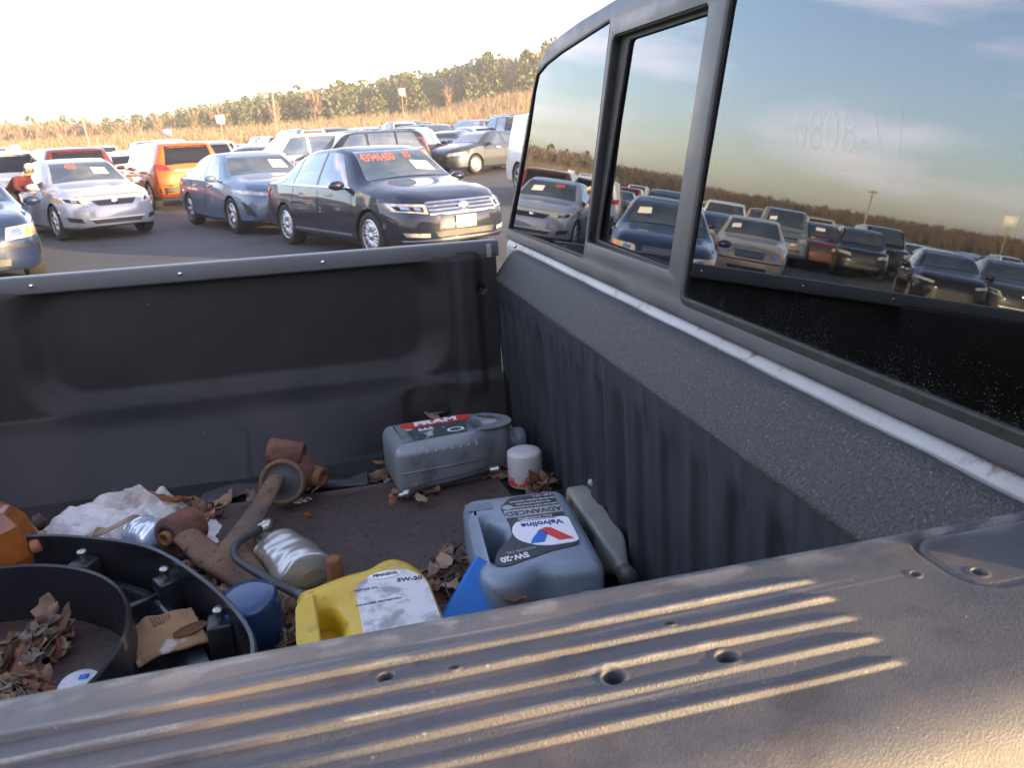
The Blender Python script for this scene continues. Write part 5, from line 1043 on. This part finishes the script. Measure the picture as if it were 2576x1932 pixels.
# ---- black fan shroud
def shroud():
    gl = mat('shroud_black', (.012, .013, .016), .22, c2=(.02, .021, .024), nscale=7, rough2=.4, layer=((.05, .045, .04), 9, .62, .85)); e = empty('fan_shroud', (-.93, .60, MZ), 0, 'black plastic radiator fan shroud ring full of leaves', 'fan shroud'); O = Vector((-.93, .60, MZ))
    outer = [at_z(*q, .945) for q in ((60, 1166), (200, 1169), (330, 1192), (440, 1260), (520, 1340), (548, 1412))]
    pts = [Vector((-1.24, .62, .945)), Vector((-1.16, .80, .945)), Vector((-1.04, .915, .945))] + outer + [Vector((-.55, .42, .945)), Vector((-.62, .33, .945)), Vector((-.80, .27, .945)), Vector((-1.02, .29, .945)), Vector((-1.18, .42, .945))]
    loop = []; k = len(pts)
    for i in range(k):
        a, b, c, d = pts[i-1], pts[i], pts[(i+1) % k], pts[(i+2) % k]
        for j in range(8): t = j/8; loop.append(.5*((2*b)+(-a+c)*t+(2*a-5*b+4*c-d)*t*t+(-a+3*b-3*c+d)*t**3))
    n_ = len(loop); cen = Vector((-.93, .61, 0))
    def ringw(prof):
        def f(u, v):
            p = loop[int(round(u*n_)) % n_]; d = Vector((p.x-cen.x, p.y-cen.y, 0)).normalized(); o, z = prof[int(round(v*(len(prof)-1)))]; return Vector((p.x, p.y, 0)) + d*o + Vector((0, 0, z)) - O
        return f
    pw_ = [(-.003, .862), (-.003, .944), (-.004, .948), (-.003, .951), (.002, .952), (.005, .949), (.005, .944), (.001, .942), (.001, .850)]
    b = MB(); b.grid(ringw(pw_), n_, len(pw_)-1, closed_u=True); b.build('outer_rim', gl, e, sharp=40)
    ci = Vector((-.955, .615, 0)); ri = .252
    prof = [(ri+.03, .868), (ri+.006, .872), (ri, .880), (ri-.002, .938), (ri-.005, .941), (ri-.008, .938), (ri-.010, .850)]
    b = MB(); b.lathe(prof, 72, M=Matrix.Translation(ci-O)); b.build('inner_ring', gl, e, sharp=40)
    def web(u, v):
        p = loop[int(round(u*n_)) % n_]; d = Vector((p.x-ci.x, p.y-ci.y, 0)); R_ = d.length; d.normalize(); r_ = lerp(ri+.02, R_-.003, v); s = .5+.5*math.sin(u*40); z = .868 + .020*sstep(.15, .45, v)*(1-sstep(.62, .70, v)) - .010*sstep(.7, .8, v)
        return Vector((ci.x+d.x*r_, ci.y+d.y*r_, z)) - O
    b = MB(); b.grid(web, n_, 16, closed_u=True, flip=True); b.build('web', gl, e, sharp=40)
    for (x, y, s) in ((180, 1208, .034), (358, 1246, .032), (474, 1336, .034)):
        p = at_z(x, y, .925); d = Vector((p.x-ci.x, p.y-ci.y, 0)); a = math.atan2(d.y, d.x); b = MB(); b.box(Vector((p.x, p.y, .897))-O, (s, s*1.1, .052), rz=a); t = b.build('mount_tab', gl, e, bevel=.004)
        sc_ = MB(); sc_.lathe([(.0045, 0), (.0045, .012), (.0075, .013), (.008, .016), (.006, .019), (0, .019)], 14, M=Matrix.Translation(Vector((p.x, p.y, .922))-O)); sc_.build('screw', fit_m, t)
    for a in (35, 75, 5):
        d = Vector((math.cos(R(a)), math.sin(R(a)), 0)); b = MB(); b.box(ci + d*(ri+.045) + Vector((0, 0, .878)) - O, (.09, .012, .030), rz=R(a)); b.build('spoke', gl, e, bevel=.003)
shroud()

# ---- dry leaves
leafc = [mat('leaf_brown', (.19, .10, .055), .85, c2=(.13, .068, .04), nscale=40), mat('leaf_tan', (.34, .23, .14), .85, c2=(.25, .16, .10), nscale=40), mat('leaf_red', (.24, .085, .04), .8, c2=(.16, .06, .03), nscale=40), mat('leaf_grey', (.20, .165, .135), .9, c2=(.13, .10, .08), nscale=40), mat('leaf_orange', (.40, .16, .035), .7, c2=(.28, .10, .03), nscale=40)]
def leaf_verts(ln, wd, curl, fold, rg):
    prof = (.05, .62, .86, 1.0, .78, .56, .04); v = []; lob = rg.uniform(-.2, .2)
    for i, p in enumerate(prof):
        t = i/6; y = (t-.5)*ln; zc = curl*ln*(4*(t-.5)**2) 
        for s in (-1, 0, 1): w_ = wd*p*.5*(1+.22*math.sin(i*2.9+s)); v.append(Vector((s*w_ + lob*wd*(t-.5)**2, y, zc + fold*abs(s)*w_*1.0 + .06*wd*math.sin(3*i+2*s))))
    f = [(i*3+j, i*3+j+1, (i+1)*3+j+1, (i+1)*3+j) for i in range(6) for j in range(2)]
    return v, f
def leaf_into(mb, p, rg, size=1., flatness=.5, mi=None):
    ln = rg.uniform(.028, .058)*size; wd = ln*rg.uniform(.4, .62); v, f = leaf_verts(ln, wd, rg.uniform(-.15, .3), rg.uniform(-.25, .6), rg)
    M = Matrix.Translation(p) @ Matrix.Rotation(rg.uniform(0, 6.28), 4, 'Z') @ Matrix.Rotation(rg.gauss(0, flatness), 4, 'X') @ Matrix.Rotation(rg.gauss(0, flatness), 4, 'Y')
    mb.add([M @ q for q in v], f, rg.choice((0, 0, 0, 1, 1, 2, 3, 3, 3)) if mi is None else mi)
rl = random.Random(3)
def litter(label, spots, n_, z=MZ, size=1.):
    mb = MB(); c = Vector((spots[0][0], spots[0][1], z))
    for k in range(n_):
        x, y, rx_, ry_, h = rl.choice(spots); a = rl.uniform(0, 6.28); q = math.sqrt(rl.random()); p = Vector((x+rx_*q*math.cos(a), y+ry_*q*math.sin(a), z+.008+rl.random()*h*(1-q*.8)))
        leaf_into(mb, p-c, rl, size, .55)
    o = mb.build('leaf_litter', leafc, loc=c); o.modifiers.new('s', 'SOLIDIFY').thickness = .0006
    tag(o, label, 'leaves', kind='stuff')
litter('pile of dry brown leaves against the blue-grey jug', [(-.275, .735, .045, .06, .05), (-.285, .665, .04, .045, .045), (-.25, .78, .025, .03, .03)], 150)
litter('dry leaves gathered in the corner behind the white oil filter', [(-.055, 1.20, .035, .10, .06), (-.10, 1.155, .05, .03, .02), (-.03, 1.05, .03, .06, .02), (-.04, 1.30, .04, .08, .05)], 150, floor_z)
litter('dry leaves heaped inside the black fan shroud ring', [(-.90, .70, .07, .09, .03), (-.96, .62, .12, .10, .035), (-.86, .60, .06, .06, .02), (-.85, .755, .03, .03, .05)], 230)
litter('dark damp leaves between the control arm and the fan shroud', [(-.52, .70, .05, .07, .02), (-.60, .80, .05, .05, .02), (-.66, .88, .05, .05, .02), (-.50, .64, .03, .05, .03)], 170)
litter('leaves strewn along the foot of the far bed wall', [(-.60, 1.20, .14, .03, .01), (-.30, 1.21, .06, .03, .012), (-.93, 1.20, .12, .06, .02), (-.70, 1.13, .05, .05, .02), (-.28, 1.10, .05, .02, .02), (-1.02, 1.1, .05, .08, .03)], 130, floor_z)
def single(px, py, z, size, mi, label, tilt=(0, 0, 0)):
    p = at_z(px, py, z); rg = random.Random(px); v, f = leaf_verts(.05*size, .028*size, .2, .5, rg); me = new_mesh('leaf', v, f, [leafc[mi]], True); o = obj('dry_leaf', me, None, p, tilt); o.modifiers.new('s', 'SOLIDIFY').thickness = .0006; tag(o, label, 'leaf')
single(98, 1320, .90, 1.1, 1, 'long pale curled leaf standing upright in the fan shroud ring', (R(70), R(20), R(10)))
single(928, 1246, MZ+.01, .75, 1, 'tan leaf lying on the mat at the tip of the leaf pile', (R(8), 0, R(60)))
single(668, 1118, MZ+.02, .6, 4, 'small orange leaf leaning on the upper end of the control arm', (R(40), R(10), R(160)))
single(1100, 1298, .93, .9, 4, 'orange brown leaf stuck on the shoulder of the blue-grey jug', (R(10), R(10), R(70)))
single(365, 1085, floor_z+.035, 1.6, 4, 'large curled orange leaf on the end of the white rag', (R(20), R(20), R(95)))
single(935, 905, .945, .9, 1, 'curled tan leaf behind the red label of the silver jug', (R(20), R(0), R(70)))
single(818, 1002, floor_z+.012, .6, 4, 'yellow brown leaf at the bottom corner of the silver jug', (R(5), R(0), R(70)))
single(910, 1082, MZ+.008, .8, 1, 'tan leaf on the mat under the thin hose', (R(5), R(5), R(20)))
cp = MB(); cp.lathe([(0, .016), (.022, .016), (.027, .010), (.027, .0)], 22); pq = at_z(172, 1480, MZ+.02); o_ = empty('bottle_cap', (pq.x, pq.y, MZ+.012), 0, 'white and blue plastic cap lying by the rim of the fan shroud', 'cap'); cp.build('top', mat('cap_white', (.55, .55, .56), .5, c2=(.4, .38, .36), nscale=60), o_); c2 = MB(); c2.lathe([(.0275, .012), (.0275, -.004), (.02, -.004)], 22); c2.build('skirt', logo_blue, o_); c3 = MB(); c3.box((.006, .004, .0165), (.012, .009, .0012)); c3.build('print', logo_blue, o_)
tw = MB(); tw.tube([at_z(955, 1240, MZ+.02)-Vector((-.27, .76, MZ)), at_z(952, 1215, MZ+.045)-Vector((-.27, .76, MZ)), at_z(956, 1190, MZ+.055)-Vector((-.27, .76, MZ))], .0012, 6); tag(tw.build('twig', bark_m, loc=(-.27, .76, MZ)), 'thin dry twig sticking up from the leaf pile', 'twig')
pb = MB(); pb.grid(lambda u, v: (lambda a: Vector((.022*u*math.cos(a)+.004*mnoise.noise(Vector((u*5, a, 0))), .014*u*math.sin(a), .012*abs(mnoise.noise(Vector((u*4, a*2, 3))))+.004)))(2*math.pi*v), 6, 18); q = at_z(650, 1082, floor_z+.01)
tag(pb.build('paper_scrap', label_white, loc=(q.x, q.y, floor_z+.004)), 'small crumpled white paper scrap on the mat edge below the control arm', 'paper')

def fork():
    pts = [at_z(293, 1115, .905), at_z(262, 1130, .912), at_z(232, 1146, .905), at_z(205, 1152, .898)]; O = pts[0].copy(); O.z = floor_z; e = empty('plastic_fork', O, 0, 'dirty tan plastic fork lying on the white rag', 'fork'); tanf = mat('fork_tan', (.36, .26, .17), .6, c2=(.24, .16, .10), nscale=40)
    q = [p-O for p in pts]; MB().tube([q[0], q[1], q[2], q[3]], [.009, .007, .006, .013], 10, flat=.3).build('handle', tanf, e); d = (q[3]-q[2]).normalized(); s = Vector((-d.y, d.x, 0)).normalized()
    for i in range(4): o = s*(i-1.5)*.006; MB().tube([q[3]+o-d*.004, q[3]+o*1.15+d*.035+Vector((0, 0, -.006))], [.0022, .0012], 6).build('tine', tanf, e)
fork()
def flap():
    e = None; mb = MB(); mb.grid(lambda u, v: (lambda x: Vector((x, lerp(1.205, 1.262, v)+.02*math.sin(u*5)+.012*v, floor_z+.006+.016*math.sin(v*math.pi)+.008*mnoise.noise(Vector((x*14, v*3, 0))))))(lerp(-.70, -.36, u)), 40, 8)
    o = mb.build('rubber_flap', mat('flap_rubber', (.010, .010, .011), .35, c2=(.02, .02, .02), nscale=20)); o.modifiers.new('s', 'SOLIDIFY').thickness = .003; tag(o, 'black rubber flap lying along the far bed wall behind the control arm', 'rubber')
flap()

# ---- evening haze over the lot
HAZE = .0013
if HAZE:
    hm = bpy.data.materials.new('haze'); hm.use_nodes = True; t_ = hm.node_tree; t_.nodes.remove(t_.nodes['Principled BSDF']); pv = t_.nodes.new('ShaderNodeVolumePrincipled'); pv.inputs['Density'].default_value = HAZE; pv.inputs['Color'].default_value = (.96, .95, .93, 1); pv.inputs['Anisotropy'].default_value = .2
    t_.links.new(pv.outputs[0], t_.nodes['Material Output'].inputs['Volume']); mb = MB(); mb.box((0, 0, 18), (3620, 3620, 40)); hz = mb.build('haze', hm, smooth=False); tag(hz, 'thin pale haze over the parking lot and hill', 'haze', kind='stuff')
DEBUG = False
print('objects', len(bpy.data.objects))
if DEBUG:
    for o in bpy.data.objects:
        if o.parent is None and o.get('category') == 'car':
            d = o.location - CAM; print('CAR', round(math.degrees(math.atan2(d.x, d.y)), 1), round(d.length, 1), o['label'])
